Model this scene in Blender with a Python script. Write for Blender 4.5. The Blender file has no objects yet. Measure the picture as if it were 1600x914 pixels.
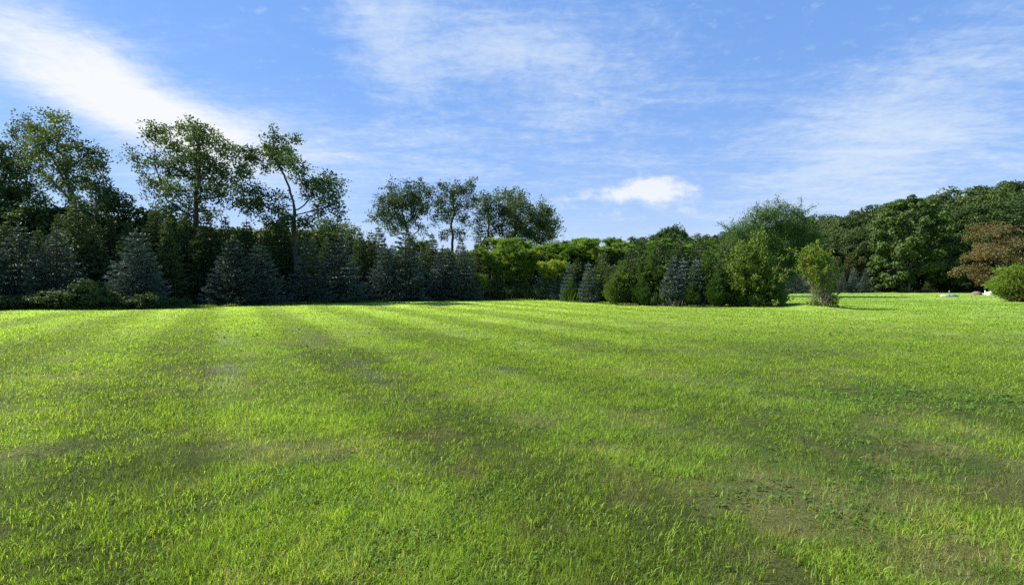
import bpy, math, random
import numpy as np
R = math.radians
rng = np.random.default_rng(7)
random.seed(7)
scene = bpy.context.scene
COL = scene.collection

# ------------------------------------------------------------------ camera
CAM_H, HOR, F = 1.65, 440.0, 889.0          # eye height, horizon row and focal length in photo pixels
cam_d = bpy.data.cameras.new('camera'); cam = bpy.data.objects.new('camera', cam_d); COL.objects.link(cam)
cam.location = (0, 0, CAM_H); cam.rotation_euler = (R(90), 0, 0)
cam_d.sensor_width = 36; cam_d.lens = F/1600*36
cam_d.shift_y = (HOR-457)/1600.0
cam_d.clip_start = .05; cam_d.clip_end = 6000
scene.camera = cam

# ------------------------------------------------------------------ light and exposure
SUN_AZ, SUN_EL = -77.0, 42.0                # azimuth from +Y (negative = left), elevation
az, el = R(SUN_AZ), R(SUN_EL)
sv = (math.sin(az)*math.cos(el), math.cos(az)*math.cos(el), math.sin(el))
sun_d = bpy.data.lights.new('sun', 'SUN'); sun_d.energy = 5.0; sun_d.angle = R(.5); sun_d.color = (1, .93, .8)
sun = bpy.data.objects.new('sun', sun_d); COL.objects.link(sun)
from mathutils import Vector
sun.rotation_euler = Vector(sv).to_track_quat('Z', 'Y').to_euler()
sun.location = (-60, 10, 60)
vs = scene.view_settings
scene.display_settings.display_device = 'sRGB'
vs.view_transform = 'Standard'; vs.look = 'None'; vs.gamma = 1; vs.use_curve_mapping = False
vs.exposure = 1.3
cy = scene.cycles
cy.max_bounces = 6; cy.diffuse_bounces = 3; cy.transmission_bounces = 4; cy.transparent_max_bounces = 4; cy.glossy_bounces = 1
cy.caustics_reflective = False; cy.caustics_refractive = False
cy.use_denoising = False; cy.sample_clamp_indirect = 4

# ------------------------------------------------------------------ node helpers
class NT:
    def __init__(s, tree): s.t = tree; s.n = tree.nodes; s.l = tree.links
    def new(s, kind, **kw):
        n = s.n.new(kind)
        for k, v in kw.items(): setattr(n, k, v)
        return n
    def put(s, sock, v):
        if isinstance(v, bpy.types.NodeSocket): s.l.new(v, sock)
        else: sock.default_value = v
    def m(s, op, a, b=0.0, c=None, clamp=False):
        n = s.new('ShaderNodeMath', operation=op, use_clamp=clamp)
        s.put(n.inputs[0], a); s.put(n.inputs[1], b)
        if c is not None: s.put(n.inputs[2], c)
        return n.outputs[0]
    def mix(s, f, a, b, blend='MIX'):
        n = s.new('ShaderNodeMix', data_type='RGBA', blend_type=blend)
        s.put(n.inputs[0], f); s.put(n.inputs[6], a); s.put(n.inputs[7], b)
        return n.outputs[2]
    def noise(s, vec, scale, detail=4, rough=.55, dist=0.0, color=False):
        n = s.new('ShaderNodeTexNoise'); s.put(n.inputs['Vector'], vec)
        n.inputs['Scale'].default_value = scale; n.inputs['Detail'].default_value = detail
        n.inputs['Roughness'].default_value = rough; n.inputs['Distortion'].default_value = dist
        return n.outputs['Color' if color else 'Fac']
    def rng(s, v, a, b, c=0.0, d=1.0, smooth=True):
        n = s.new('ShaderNodeMapRange', interpolation_type='SMOOTHSTEP' if smooth else 'LINEAR')
        s.put(n.inputs[0], v)
        for i, q in enumerate((a, b, c, d)): n.inputs[i+1].default_value = q
        return n.outputs[0]
    def comb(s, x, y, z):
        n = s.new('ShaderNodeCombineXYZ'); s.put(n.inputs[0], x); s.put(n.inputs[1], y); s.put(n.inputs[2], z); return n.outputs[0]

# ------------------------------------------------------------------ world: Nishita sky with a thin cloud deck
world = bpy.data.worlds.new('World'); scene.world = world; world.use_nodes = True
w = NT(world.node_tree); w.n.clear()
sky = w.new('ShaderNodeTexSky', sky_type='NISHITA', sun_disc=False)
sky.sun_elevation = el; sky.sun_rotation = az
sky.air_density = 1.0; sky.dust_density = .6; sky.ozone_density = 2.6; sky.altitude = 50
tc = w.new('ShaderNodeTexCoord')
sp = w.new('ShaderNodeSeparateXYZ'); w.l.new(tc.outputs['Generated'], sp.inputs[0])
X, Y, Z = sp.outputs
zz = w.m('MAXIMUM', Z, 0.0)
AZ = w.m('ARCTAN2', X, Y); EL = w.m('ARCSINE', zz)
zc = w.m('ADD', zz, .09)
plane = w.comb(w.m('DIVIDE', X, zc), w.m('DIVIDE', Y, zc), 0.0)      # where the ray meets the cloud layer
def dirpx(px, py):
    dx, dz = (px-800)/F, (HOR-py)/F
    l = math.sqrt(dx*dx+1+dz*dz); return math.atan2(dx, 1), math.asin(dz/l)
warp = w.noise(plane, .9, 3, .6, color=True)
def blob(px, py, sx, sy, rot=0.0, power=1.0):
    a0, e0 = dirpx(px, py); c, s_ = math.cos(R(rot)), math.sin(R(rot))
    da = w.m('SUBTRACT', AZw, a0); de = w.m('SUBTRACT', ELw, e0)
    u = w.m('ADD', w.m('MULTIPLY', da, c*F/sx), w.m('MULTIPLY', de, s_*F/sx))
    v = w.m('ADD', w.m('MULTIPLY', da, -s_*F/sy), w.m('MULTIPLY', de, c*F/sy))
    r2 = w.m('ADD', w.m('MULTIPLY', u, u), w.m('MULTIPLY', v, v))
    return w.m('MULTIPLY', w.m('EXPONENT', w.m('MULTIPLY', r2, -1.0)), power)
sep = w.new('ShaderNodeSeparateColor'); w.l.new(warp, sep.inputs[0])
AZw = w.m('ADD', AZ, w.m('MULTIPLY', w.m('SUBTRACT', sep.outputs[0], .5), .13))
ELw = w.m('ADD', EL, w.m('MULTIPLY', w.m('SUBTRACT', sep.outputs[1], .5), .08))
def total(lst):
    o = lst[0]
    for q in lst[1:]: o = w.m('ADD', o, q)
    return o
# streaks lie along the wind; the fine structure is the mackerel pattern
map1 = w.new('ShaderNodeMapping'); w.l.new(plane, map1.inputs[0]); map1.inputs['Rotation'].default_value = (0, 0, R(35)); map1.inputs['Scale'].default_value = (1, 1.8, 1)
streak = w.noise(map1.outputs[0], 1.6, 9, .68, .6)
fine = w.noise(map1.outputs[0], 7.0, 6, .7, .4)
map2 = w.new('ShaderNodeMapping'); w.l.new(plane, map2.inputs[0]); map2.inputs['Rotation'].default_value = (0, 0, R(-20)); map2.inputs['Scale'].default_value = (1.6, 1, 1)
ripple = w.noise(map2.outputs[0], 11.0, 4, .65, .8)
tex = w.m('ADD', w.m('MULTIPLY', streak, .55), w.m('ADD', w.m('MULTIPLY', fine, .27), w.m('MULTIPLY', ripple, .18)))
thick = total([blob(20, 105, 150, 38, -24, .62), blob(190, 150, 170, 40, -22, 1.35), blob(320, 195, 180, 40, -16, .95),
               blob(480, 210, 180, 44, -10, .75), blob(330, 255, 160, 30, -8, .35), blob(60, 40, 160, 60, -28, .14)])
wisps = total([blob(600, 60, 80, 130, 30, .8), blob(720, 50, 260, 100, -20, .62), blob(960, 40, 240, 90, 0, .50),
               blob(1440, 170, 180, 80, 25, .55), blob(1300, 260, 220, 80, 30, .55), blob(1540, 280, 200, 60, 0, .4), blob(720, 250, 260, 50, -8, .40),
               blob(1130, 210, 400, 90, 0, .36), blob(850, 130, 130, 60, -30, .35), blob(520, 260, 160, 40, -10, .4)])
a1 = w.rng(w.m('ADD', w.m('MULTIPLY', thick, .58), w.m('MULTIPLY', w.m('SUBTRACT', tex, .5), 2.0)), .0, 1.25)
a2 = w.m('MULTIPLY', w.rng(w.m('ADD', w.m('MULTIPLY', wisps, .62), w.m('MULTIPLY', w.m('SUBTRACT', tex, .5), 2.3)), .14, 1.05), .76)
cum_n = w.noise(w.comb(w.m('MULTIPLY', AZ, 1.0), w.m('MULTIPLY', EL, 1.6), 0.0), 30, 7, .62)
cum_b = total([blob(1030, 297, 56, 26, -6, 1.15), blob(985, 306, 50, 16, 5, .7), blob(905, 318, 80, 9, 8, .6)])
a3 = w.rng(w.m('ADD', cum_b, w.m('MULTIPLY', w.m('SUBTRACT', cum_n, .5), 2.2)), .10, 1.25)
veil = w.m('MULTIPLY', w.m('EXPONENT', w.m('MULTIPLY', zz, -8.0)), 1.0)          # thin high veil, thicker towards the horizon
veil = w.m('MULTIPLY', veil, w.rng(tex, .15, .8, .75, 1.15))
alpha = w.m('MAXIMUM', a1, a2, clamp=True); alpha = w.m('MAXIMUM', alpha, w.m('MULTIPLY', a3, .86), clamp=True)
inv = w.m('MULTIPLY', w.m('SUBTRACT', 1.0, alpha), w.m('SUBTRACT', 1.0, veil), clamp=True)
alpha = w.m('SUBTRACT', 1.0, inv, clamp=True)
SKYGAIN = (.68, .90, 1.22, 1)
cloudcol = w.mix(w.m('MAXIMUM', a1, a3, clamp=True), (5.5, 6.3, 7.3, 1), (6.9, 7.1, 7.3, 1))
skyc = w.mix(.6, w.mix(1.0, sky.outputs[0], SKYGAIN, 'MULTIPLY'), (1.55, 3.40, 7.5, 1))
final = w.mix(alpha, skyc, cloudcol)
bg = w.new('ShaderNodeBackground'); w.l.new(final, bg.inputs[0]); bg.inputs[1].default_value = .055
wo = w.new('ShaderNodeOutputWorld'); w.l.new(bg.outputs[0], wo.inputs[0])
world.cycles.sampling_method = 'MANUAL'; world.cycles.sample_map_resolution = 512

# ------------------------------------------------------------------ value noise on the ground plane
def lattice(seed): return np.random.default_rng(seed).random((256, 256)).astype(np.float32)
_L = {}
def vn(x, y, s, seed):
    L = _L.setdefault(seed, lattice(seed))
    x = np.asarray(x)/s + seed*13.7; y = np.asarray(y)/s + seed*7.3
    xi = np.floor(x).astype(int); yi = np.floor(y).astype(int); fx = x-xi; fy = y-yi
    fx = fx*fx*(3-2*fx); fy = fy*fy*(3-2*fy)
    a = L[xi % 256, yi % 256]; b = L[(xi+1) % 256, yi % 256]; c = L[xi % 256, (yi+1) % 256]; d = L[(xi+1) % 256, (yi+1) % 256]
    return (a*(1-fx)+b*fx)*(1-fy)+(c*(1-fx)+d*fx)*fy
def fbm(x, y, s, seed, octv=3):
    o = 0; A = 0; k = 1.0
    for i in range(octv): o = o + k*vn(x, y, s/2**i, seed+i*31); A += k; k *= .55
    return o/A
def sst(v, a, b): t = np.clip((v-a)/(b-a), 0, 1); return t*t*(3-2*t)
def gh(x, y):                                # ground height
    x = np.asarray(x, float); y = np.asarray(y, float)
    r = np.hypot(x, y)
    h = (fbm(x, y, 14, 3)-.5)*.22*sst(r, 4, 20)*(1-.9*sst(r, 120, 200)) + (vn(x, y, 1.7, 5)-.5)*.015
    h = h + .30*np.exp(-(((x-18.2)/1.5)**2+((y-34.2)/1.2)**2))         # mound under the lone bush
    return h
def W(px, d, py=None):                       # a point of the place seen at column px, d metres ahead (and row py)
    x = (px-800)/F*d
    return np.array([x, d, CAM_H+(HOR-py)/F*d if py is not None else float(gh(x, d))])
def gaus(x, y, px, py, sx, sy):
    d = CAM_H*F/(py-HOR); cx = (px-800)/F*d
    return np.exp(-(((x-cx)/sx)**2+((y-d)/sy)**2))
def lawn_fields(x, y):
    dry = sst(fbm(x, y, 1.2, 11, 6)*.8+fbm(x, y, .16, 13, 2)*.2, .52, .66)*.62
    dry = dry + .55*sst(fbm(x, y*.8, .45, 19, 4), .60, .72)*sst(fbm(x, y, 2.4, 21, 2), .40, .6)
    for a in ((150, 585, 2.6, 1.1), (60, 705, .8, .3), (1520, 850, 1.5, .6), (1520, 850, 1.0, .4), (1300, 800, .9, .45), (1400, 700, 1.2, .5), (560, 690, 1.0, .35),
              (620, 480, 5, 2), (880, 700, .8, .3)):
        dry = dry + .55*gaus(x, y, *a)*(.2+1.4*sst(fbm(x, y, .35, 17, 4), .35, .65))
    lush = .14+.86*sst(fbm(x, y, 1.9, 23, 2)*.42+fbm(x, y, .40, 29, 4)*.46+fbm(x, y*.5, .13, 33, 2)*.12, .41, .60)
    for a in ((480, 830, 1.3, .7), (820, 600, 3, 1.5), (300, 650, 2.2, 1.0), (450, 870, .9, .4)):
        lush = lush + .55*gaus(x, y, *a)
    for a in ((80, 840, 1.2, .9), (150, 750, 1.2, .5), (380, 700, 1.4, .6), (1500, 760, 1.2, .6)):
        lush = lush - .7*gaus(x, y, *a)
    weed = sst(fbm(x, y, .9, 37, 3), .55, .75)*.4 + .9*gaus(x, y, 1480, 620, 3.0, 1.1)*sst(fbm(x, y, .7, 39), .35, .6)
    weed = weed + .5*gaus(x, y, 950, 680, .8, .5)
    # mower wheel tracks: run away from the camera towards the left
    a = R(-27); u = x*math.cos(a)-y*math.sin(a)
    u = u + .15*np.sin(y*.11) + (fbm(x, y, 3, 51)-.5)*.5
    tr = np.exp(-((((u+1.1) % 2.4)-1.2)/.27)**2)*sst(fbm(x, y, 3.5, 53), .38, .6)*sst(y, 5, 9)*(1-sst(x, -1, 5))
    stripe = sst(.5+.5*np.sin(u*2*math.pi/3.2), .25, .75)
    return np.clip(dry, 0, 1), np.clip(lush, 0, 1), np.clip(weed, 0, 1), tr, stripe
def lawn_color(x, y):
    dry, lush, weed, tr, stripe = lawn_fields(x, y)
    def C(*c): return np.array(c)[None, :]
    e = lambda v: v[:, None]
    c = C(.116, .178, .036)*(1-e(lush))+C(.190, .296, .036)*e(lush)
    c = c*(1-e(weed)*.6)+C(.085, .165, .04)*e(weed)*.6
    c = c*(1-e(dry)*.42)+C(.26, .22, .10)*e(dry)*.42
    c = c*(1-e(tr)*.7)+C(.19, .225, .135)*e(tr)*.7
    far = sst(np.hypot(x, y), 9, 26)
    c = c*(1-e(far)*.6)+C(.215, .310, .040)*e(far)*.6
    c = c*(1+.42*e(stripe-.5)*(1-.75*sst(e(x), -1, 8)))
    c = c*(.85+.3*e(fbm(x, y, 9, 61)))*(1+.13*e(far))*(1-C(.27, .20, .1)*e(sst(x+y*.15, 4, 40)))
    return c

# ------------------------------------------------------------------ mesh helpers
def mesh_np(name, V, Q=None, T=None, mat=None, col=None, tint=None, smooth=False):
    me = bpy.data.meshes.new(name)
    Q = np.zeros((0, 4), np.int32) if Q is None else np.asarray(Q, np.int32)
    T = np.zeros((0, 3), np.int32) if T is None else np.asarray(T, np.int32)
    me.vertices.add(len(V)); me.vertices.foreach_set('co', np.asarray(V, np.float32).ravel())
    nl = Q.size+T.size
    me.loops.add(nl); me.loops.foreach_set('vertex_index', np.concatenate([Q.ravel(), T.ravel()]))
    me.polygons.add(len(Q)+len(T))
    st = np.concatenate([np.arange(len(Q))*4, len(Q)*4+np.arange(len(T))*3]).astype(np.int32)
    me.polygons.foreach_set('loop_start', st)
    if smooth: me.polygons.foreach_set('use_smooth', np.ones(len(Q)+len(T), bool))
    if col is not None:
        a = me.color_attributes.new('Col', 'FLOAT_COLOR', 'POINT')
        c4 = np.ones((len(V), 4), np.float32); c4[:, :3] = col; a.data.foreach_set('color', c4.ravel())
    if tint is not None:
        a = me.attributes.new('tint', 'FLOAT', 'POINT'); a.data.foreach_set('value', np.asarray(tint, np.float32))
    me.update(calc_edges=True)
    if mat: me.materials.append(mat)
    return me
def link(name, me, parent=None, **props):
    o = bpy.data.objects.new(name, me); COL.objects.link(o)
    if parent is not None: o.parent = parent
    for k, v in props.items(): o[k] = v
    return o
def thing(name, loc, label, cat, group=None, rz=0.0, sc=1.0):
    o = bpy.data.objects.new(name, None); COL.objects.link(o)
    o.location = loc; o.rotation_euler = (0, 0, rz)
    o.scale = (sc, sc, sc) if np.isscalar(sc) else sc
    o['label'] = label; o['category'] = cat
    if group: o['group'] = group
    return o
PROTO = {}
def inst(name, key, loc, label, cat, group=None, rz=None, sc=1.0):
    """one thing of a kind: an Empty and its own trunk/foliage children (mesh data shared between copies)"""
    root = thing(name, loc, label, cat, group, random.uniform(0, 6.28) if rz is None else rz, sc)
    for pn, me in PROTO[key]: link(pn, me, root)
    return root
def norm(v): return v/np.maximum(np.linalg.norm(v, axis=-1, keepdims=True), 1e-9)
def rdir(n, up=0.0):
    v = rng.normal(size=(n, 3)); v[:, 2] += up; return norm(v)
def leaves(P, D, L, Wd, N=None, fold=.12, tint=None):
    """diamond leaves: base P, axis D, length L, width Wd"""
    n = len(P); D = norm(D)
    if N is None: N = rdir(n, .8)
    S = norm(np.cross(D, N)); N2 = np.cross(S, D)
    L = np.broadcast_to(L, (n,))[:, None]; Wd = np.broadcast_to(Wd, (n,))[:, None]
    mid = P+D*L*.45
    V = np.stack([P, mid+S*Wd*.5+N2*L*fold, P+D*L, mid-S*Wd*.5+N2*L*fold], 1).reshape(-1, 3)
    Q = np.arange(n*4).reshape(n, 4)
    t = rng.random(n) if tint is None else tint
    return V, Q, np.repeat(t, 4)
def join(parts):
    V = []; Q = []; T = []; o = 0
    for v, q, t in parts: V.append(v); Q.append(q+o); T.append(t); o += len(v)
    return np.concatenate(V), np.concatenate(Q), np.concatenate(T)
def tubes(lines, sides=6):
    """lines: list of (points Nx3, radii N)"""
    V = []; Q = []; o = 0
    ang = np.arange(sides)*2*math.pi/sides
    for P, r in lines:
        P = np.asarray(P, float); r = np.asarray(r, float); n = len(P)
        if n < 2: continue
        D = norm(np.gradient(P, axis=0)); ref = np.array([.37, .83, .41])
        A = norm(np.cross(D, ref)); B = np.cross(D, A)
        ring = P[:, None, :]+r[:, None, None]*(np.cos(ang)[None, :, None]*A[:, None, :]+np.sin(ang)[None, :, None]*B[:, None, :])
        V.append(ring.reshape(-1, 3))
        i = np.arange(n-1)[:, None]*sides; j = np.arange(sides)[None, :]; k = (j+1) % sides
        Q.append(np.stack([i+j, i+k, i+sides+k, i+sides+j], -1).reshape(-1, 4)+o); o += n*sides
    return np.concatenate(V), np.concatenate(Q)

# ------------------------------------------------------------------ materials
def mat_new(name):
    m = bpy.data.materials.new(name); m.use_nodes = True; t = NT(m.node_tree); t.n.clear()
    return m, t
def finish(t, shader): o = t.new('ShaderNodeOutputMaterial'); t.l.new(shader, o.inputs[0])
def leaf_mat(name, c1, c2, trans=.35, c3=None, rough=.6, spec=.14, patch=.8, tboost=(1.35, 1.25, .5, 1)):
    m, t = mat_new(name)
    at = t.new('ShaderNodeAttribute', attribute_name='tint'); oi = t.new('ShaderNodeObjectInfo')
    co = t.new('ShaderNodeTexCoord')
    nz = t.noise(co.outputs['Object'], patch, 3, .6)
    f = t.m('ADD', t.m('MULTIPLY', at.outputs['Fac'], .55), t.m('MULTIPLY', t.rng(nz, .3, .7), .45))
    c = t.mix(f, c1+(1,), c2+(1,))
    if c3: c = t.mix(t.rng(nz, .55, .68, 0, .85), c, c3+(1,))
    hs = t.new('ShaderNodeHueSaturation'); t.put(hs.inputs['Color'], c)
    t.put(hs.inputs['Hue'], t.rng(oi.outputs['Random'], 0, 1,   .480, .514, False)); t.put(hs.inputs['Value'], t.rng(oi.outputs['Random'], 0, 1, 1.32, .78, False))
    c = hs.outputs[0]
    p = t.new('ShaderNodeBsdfPrincipled'); t.put(p.inputs['Base Color'], c); p.inputs['Roughness'].default_value = rough
    p.inputs['Specular IOR Level'].default_value = spec
    tr = t.new('ShaderNodeBsdfTranslucent'); t.put(tr.inputs[0], t.mix(1.0, c, tboost, 'MULTIPLY'))
    mx = t.new('ShaderNodeMixShader'); mx.inputs[0].default_value = trans
    t.l.new(p.outputs[0], mx.inputs[1]); t.l.new(tr.outputs[0], mx.inputs[2]); finish(t, mx.outputs[0])
    return m
def bark_mat(name, c1, c2, scale=6):
    m, t = mat_new(name); co = t.new('ShaderNodeTexCoord')
    mp = t.new('ShaderNodeMapping'); t.l.new(co.outputs['Object'], mp.inputs[0]); mp.inputs['Scale'].default_value = (1, 1, .25)
    nz = t.noise(mp.outputs[0], scale, 6, .65)
    p = t.new('ShaderNodeBsdfPrincipled'); t.put(p.inputs['Base Color'], t.mix(t.rng(nz, .3, .7), c1+(1,), c2+(1,))); p.inputs['Roughness'].default_value = .9
    b = t.new('ShaderNodeBump'); b.inputs['Strength'].default_value = .6; b.inputs['Distance'].default_value = .05; t.put(b.inputs['Height'], nz); t.l.new(b.outputs[0], p.inputs['Normal'])
    finish(t, p.outputs[0]); return m
M = {}
M['oak'] = leaf_mat('oak leaves', (.032, .064, .024), (.066, .112, .044), .30)
M['forest'] = leaf_mat('forest leaves', (.026, .052, .016), (.060, .098, .024), .25)
M['maple'] = leaf_mat('maple leaves', (.030, .062, .018), (.066, .112, .028), .25)
M['blue'] = leaf_mat('blue spruce needles', (.050, .078, .068), (.098, .136, .118), .10, tboost=(1, 1, .8, 1))
M['blue_sunlit'] = leaf_mat('sunlit blue spruce needles', (.066, .098, .088), (.135, .178, .160), .12, tboost=(1, 1, .8, 1))  # lighter copy of the blue needles, sunlight put into the colour
M['dark'] = leaf_mat('dark spruce needles', (.042, .075, .032), (.092, .136, .050), .15)
M['yew'] = leaf_mat('yew foliage', (.030, .070, .018), (.080, .142, .028), .30)
M['bush'] = leaf_mat('bush leaves', (.038, .084, .017), (.098, .165, .026), .30)
M['vine'] = leaf_mat('vine leaves', (.062, .122, .02), (.145, .225, .03), .36, c3=(.19, .09, .03), patch=1.5)
M['bamboo'] = leaf_mat('bamboo leaves', (.064, .138, .022), (.138, .238, .038), .40)
M['bamboo_pale'] = leaf_mat('pale bamboo leaves', (.12, .19, .025), (.20, .28, .04), .40)
M['feather'] = leaf_mat('feathery leaves', (.046, .096, .028), (.090, .155, .045), .32)
M['shrub'] = leaf_mat('shrub leaves', (.030, .062, .022), (.075, .115, .042), .25)
M['redmaple'] = leaf_mat('bronze leaves', (.078, .072, .030), (.150, .125, .052), .35, c3=(.058, .080, .028), patch=.7, tboost=(1.3, 1, .6, 1))
M['fir'] = leaf_mat('fir needles', (.070, .145, .022), (.135, .225, .040), .35)
M['olive'] = leaf_mat('olive needles', (.060, .078, .028), (.110, .125, .045), .2)
M['tan'] = leaf_mat('dry weeds', (.16, .15, .07), (.26, .21, .11), .3)
M['bark'] = bark_mat('bark', (.030, .025, .020), (.075, .062, .05))
M['pale_bark'] = bark_mat('pale bark', (.16, .14, .12), (.30, .27, .23))
M['culm'] = bark_mat('bamboo culm', (.10, .14, .05), (.19, .22, .09))
M['dead'] = bark_mat('dead twigs', (.16, .13, .11), (.30, .26, .23))

# ------------------------------------------------------------------ ground
def build_ground():
    def axis(n, lim, k): t = np.linspace(-1, 1, n); return lim*np.sinh(k*t)/math.sinh(k)
    xs = axis(521, 2500, 8.3); ys = axis(521, 2500, 8.3)+14
    xx, yy = np.meshgrid(xs, ys, indexing='xy'); x = xx.ravel(); y = yy.ravel()
    V = np.stack([x, y, gh(x, y)], 1); n = 521
    i = (np.arange(n-1)[:, None]*n+np.arange(n-1)[None, :]).ravel()
    Q = np.stack([i, i+1, i+n+1, i+n], 1)
    m, t = mat_new('lawn soil and turf')
    at = t.new('ShaderNodeAttribute', attribute_name='Col'); co = t.new('ShaderNodeTexCoord')
    a = t.noise(co.outputs['Object'], 9, 6, .75); b = t.noise(co.outputs['Object'], 1.1, 5, .65); c = t.noise(co.outputs['Object'], 60, 3, .7)
    mp = t.new('ShaderNodeMapping'); t.l.new(co.outputs['Object'], mp.inputs[0]); mp.inputs['Scale'].default_value = (.30, 1.0, 1)
    d = t.noise(mp.outputs[0], .9, 6, .7)
    k = t.m('ADD', t.m('ADD', t.rng(a, .25, .75, -.25, .25, False), t.rng(b, .3, .7, -.16, .16, False)), t.m('ADD', t.rng(c, .3, .7, -.2, .2, False), t.rng(d, .3, .7, .80, 1.2, False)))
    base = t.mix(1.0, at.outputs['Color'], t.comb(k, k, t.m('MULTIPLY', k, k)), 'MULTIPLY')
    p = t.new('ShaderNodeBsdfPrincipled'); t.put(p.inputs['Base Color'], base); p.inputs['Roughness'].default_value = .95; p.inputs['Specular IOR Level'].default_value = .1
    bm = t.new('ShaderNodeBump'); bm.inputs['Strength'].default_value = .8; bm.inputs['Distance'].default_value = .04
    t.put(bm.inputs['Height'], t.m('ADD', a, c)); t.l.new(bm.outputs[0], p.inputs['Normal'])
    finish(t, p.outputs[0])
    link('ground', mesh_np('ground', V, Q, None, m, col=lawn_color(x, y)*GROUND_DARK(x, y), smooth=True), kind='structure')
def GROUND_DARK(x, y):                      # painted shade, thatch and soil between the blades near by; closed sward far off
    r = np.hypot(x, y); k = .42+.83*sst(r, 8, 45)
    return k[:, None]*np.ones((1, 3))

# ------------------------------------------------------------------ lawn
def build_grass():
    Vs = []; Qs = []; Ts = []; Cs = []; off = 0
    def scatter(n, d0=2.1, d1=95, half=50, seed=1):
        g = np.random.default_rng(seed)
        d = d0*np.exp(g.random(n)*math.log(d1/d0)); a = R(half)*(g.random(n)*2-1)
        return d*np.sin(a), d*np.cos(a), d, g
    # fine turf, one triangle a blade
    x, y, d, g = scatter(620000, seed=1)
    n = len(x); dry, lush, weed, tr, st = lawn_fields(x, y)
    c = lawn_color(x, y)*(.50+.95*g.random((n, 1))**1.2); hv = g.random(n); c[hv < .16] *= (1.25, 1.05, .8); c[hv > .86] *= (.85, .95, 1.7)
    straw = g.random(n) < (.09+.38*dry); c[straw] = c[straw]*.35+np.array([.38, .32, .18])*.65*(.6+.6*g.random((straw.sum(), 1)))
    h = .043*(.4+1.1*g.random(n))*(1-.15*dry)*(1+.25*lush); wd = .0044*np.maximum(1, d/5)*(.7+.6*g.random(n))
    th = g.random(n)*2*math.pi; la = g.random(n)*2*math.pi; ln = h*(.2+.9*g.random(n)); ln = np.where(straw, h*2.2, ln); h = np.where(straw, h*.35, h)
    fine = fbm(x, y, .11, 71, 2)*.6+vn(x, y, .32, 73)*.4; near = 1-sst(d, 6, 16); fk = 1+near*(-1+.55+1.1*sst(fine, .25, .75)); h = h*fk; c = c*(1+near[:, None]*(.68+.55*sst(fine, .3, .7)-1)[:, None])
    z = gh(x, y)
    s = np.stack([np.cos(th), np.sin(th), 0*th], 1)*wd[:, None]*.5; P = np.stack([x, y, z-.004], 1)
    tip = P+np.stack([np.cos(la)*ln, np.sin(la)*ln, h], 1)
    Vs.append(np.stack([P-s, P+s, tip], 1).reshape(-1, 3)); Ts.append(np.arange(3*n).reshape(n, 3)+off); off += 3*n; Cs.append(np.repeat(c, 3, 0))
    # coarse bright blades in tufts, bent, five vertices a blade
    x, y, d, g = scatter(80000, seed=2, d1=60)
    dry, lush, weed, tr, st = lawn_fields(x, y)
    keep = g.random(len(x)) < np.clip(lush*1.15+.06-.45*dry-.4*tr, .03, 1); x, y, d = x[keep], y[keep], d[keep]
    nb = 7; x = np.repeat(x, nb); y = np.repeat(y, nb); d = np.repeat(d, nb); n = len(x)
    sp_ = .045*np.maximum(1, d/8); x = x+g.normal(size=n)*sp_; y = y+g.normal(size=n)*sp_
    tone = np.repeat(g.random(n//nb), nb)
    c = np.array([.220, .325, .040])*(1-tone[:, None])+np.array([.150, .255, .030])*tone[:, None]
    c = c*(.65+.7*g.random((n, 1)))
    yel = g.random(n) < .07; c[yel] = np.array([.27, .27, .07])
    h = .056*(.35+.95*g.random(n)); wd = .0060*np.maximum(1, d/7.5)*(.6+.7*g.random(n))
    la = g.random(n)*2*math.pi; th = la+math.pi/2+g.normal(size=n)*.5; ln = h*(.2+1.2*g.random(n)**1.2)
    s = np.stack([np.cos(th), np.sin(th), 0*th], 1)*wd[:, None]*.5; P = np.stack([x, y, gh(x, y)-.004], 1)
    D = np.stack([np.cos(la)*ln, np.sin(la)*ln, 0*ln], 1); U = np.stack([0*h, 0*h, h], 1)
    mid = P+D*.33+U*.6; tip = P+D+U*(1-.25*g.random((n, 1)))
    Vs.append(np.stack([P-s, P+s, mid+s*.85, mid-s*.85, tip], 1).reshape(-1, 3)); b = np.arange(n)[:, None]*5+off
    Qs.append(b+np.array([[0, 1, 2, 3]])); Ts.append(b+np.array([[3, 2, 4]])); off += 5*n; Cs.append(np.repeat(c, 5, 0))
    # low round-leaved weeds
    x, y, d, g = scatter(42000, seed=3, d1=22)
    dry, lush, weed, tr, st = lawn_fields(x, y)
    keep = g.random(len(x)) < np.clip(weed*1.1-.12, .01, 1); x, y, d = x[keep], y[keep], d[keep]
    nb = 4; x = np.repeat(x, nb)+g.normal(size=len(x)*nb)*.02; y = np.repeat(y, nb)+g.normal(size=len(y)*nb)*.02; d = np.repeat(d, nb); n = len(x)
    la = g.random(n)*2*math.pi; L = .026*(.5+g.random(n))*np.maximum(1, d/7)
    P = np.stack([x, y, gh(x, y)+.010+.022*g.random(n)], 1)
    D = np.stack([np.cos(la), np.sin(la), .15+.5*g.random(n)], 1)*L[:, None]; S = np.stack([-np.sin(la), np.cos(la), g.normal(size=n)*.2], 1)*L[:, None]*.36
    Vs.append(np.stack([P, P+D*.5+S, P+D, P+D*.5-S], 1).reshape(-1, 3)); Qs.append(np.arange(4*n).reshape(n, 4)+off); off += 4*n
    c = np.array([.09, .17, .032])*(.7+.8*g.random((n, 1))); Cs.append(np.repeat(c, 4, 0))
    # longer unmown grass where the lawn meets the trees
    n = 26000; g = np.random.default_rng(9); px = g.uniform(-60, 1640, n)
    el_ = np.interp(px, [-60, 0, 200, 420, 560, 740, 870, 885, 930, 960, 1070, 1225, 1226, 1640], [30.6, 31.6, 33.6, 38.2, 43.7, 47.4, 49.3, 45.5, 44, 39.6, 37.8, 37.2, 85.0, 85.0])+np.abs(g.normal(size=n))*.5
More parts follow.
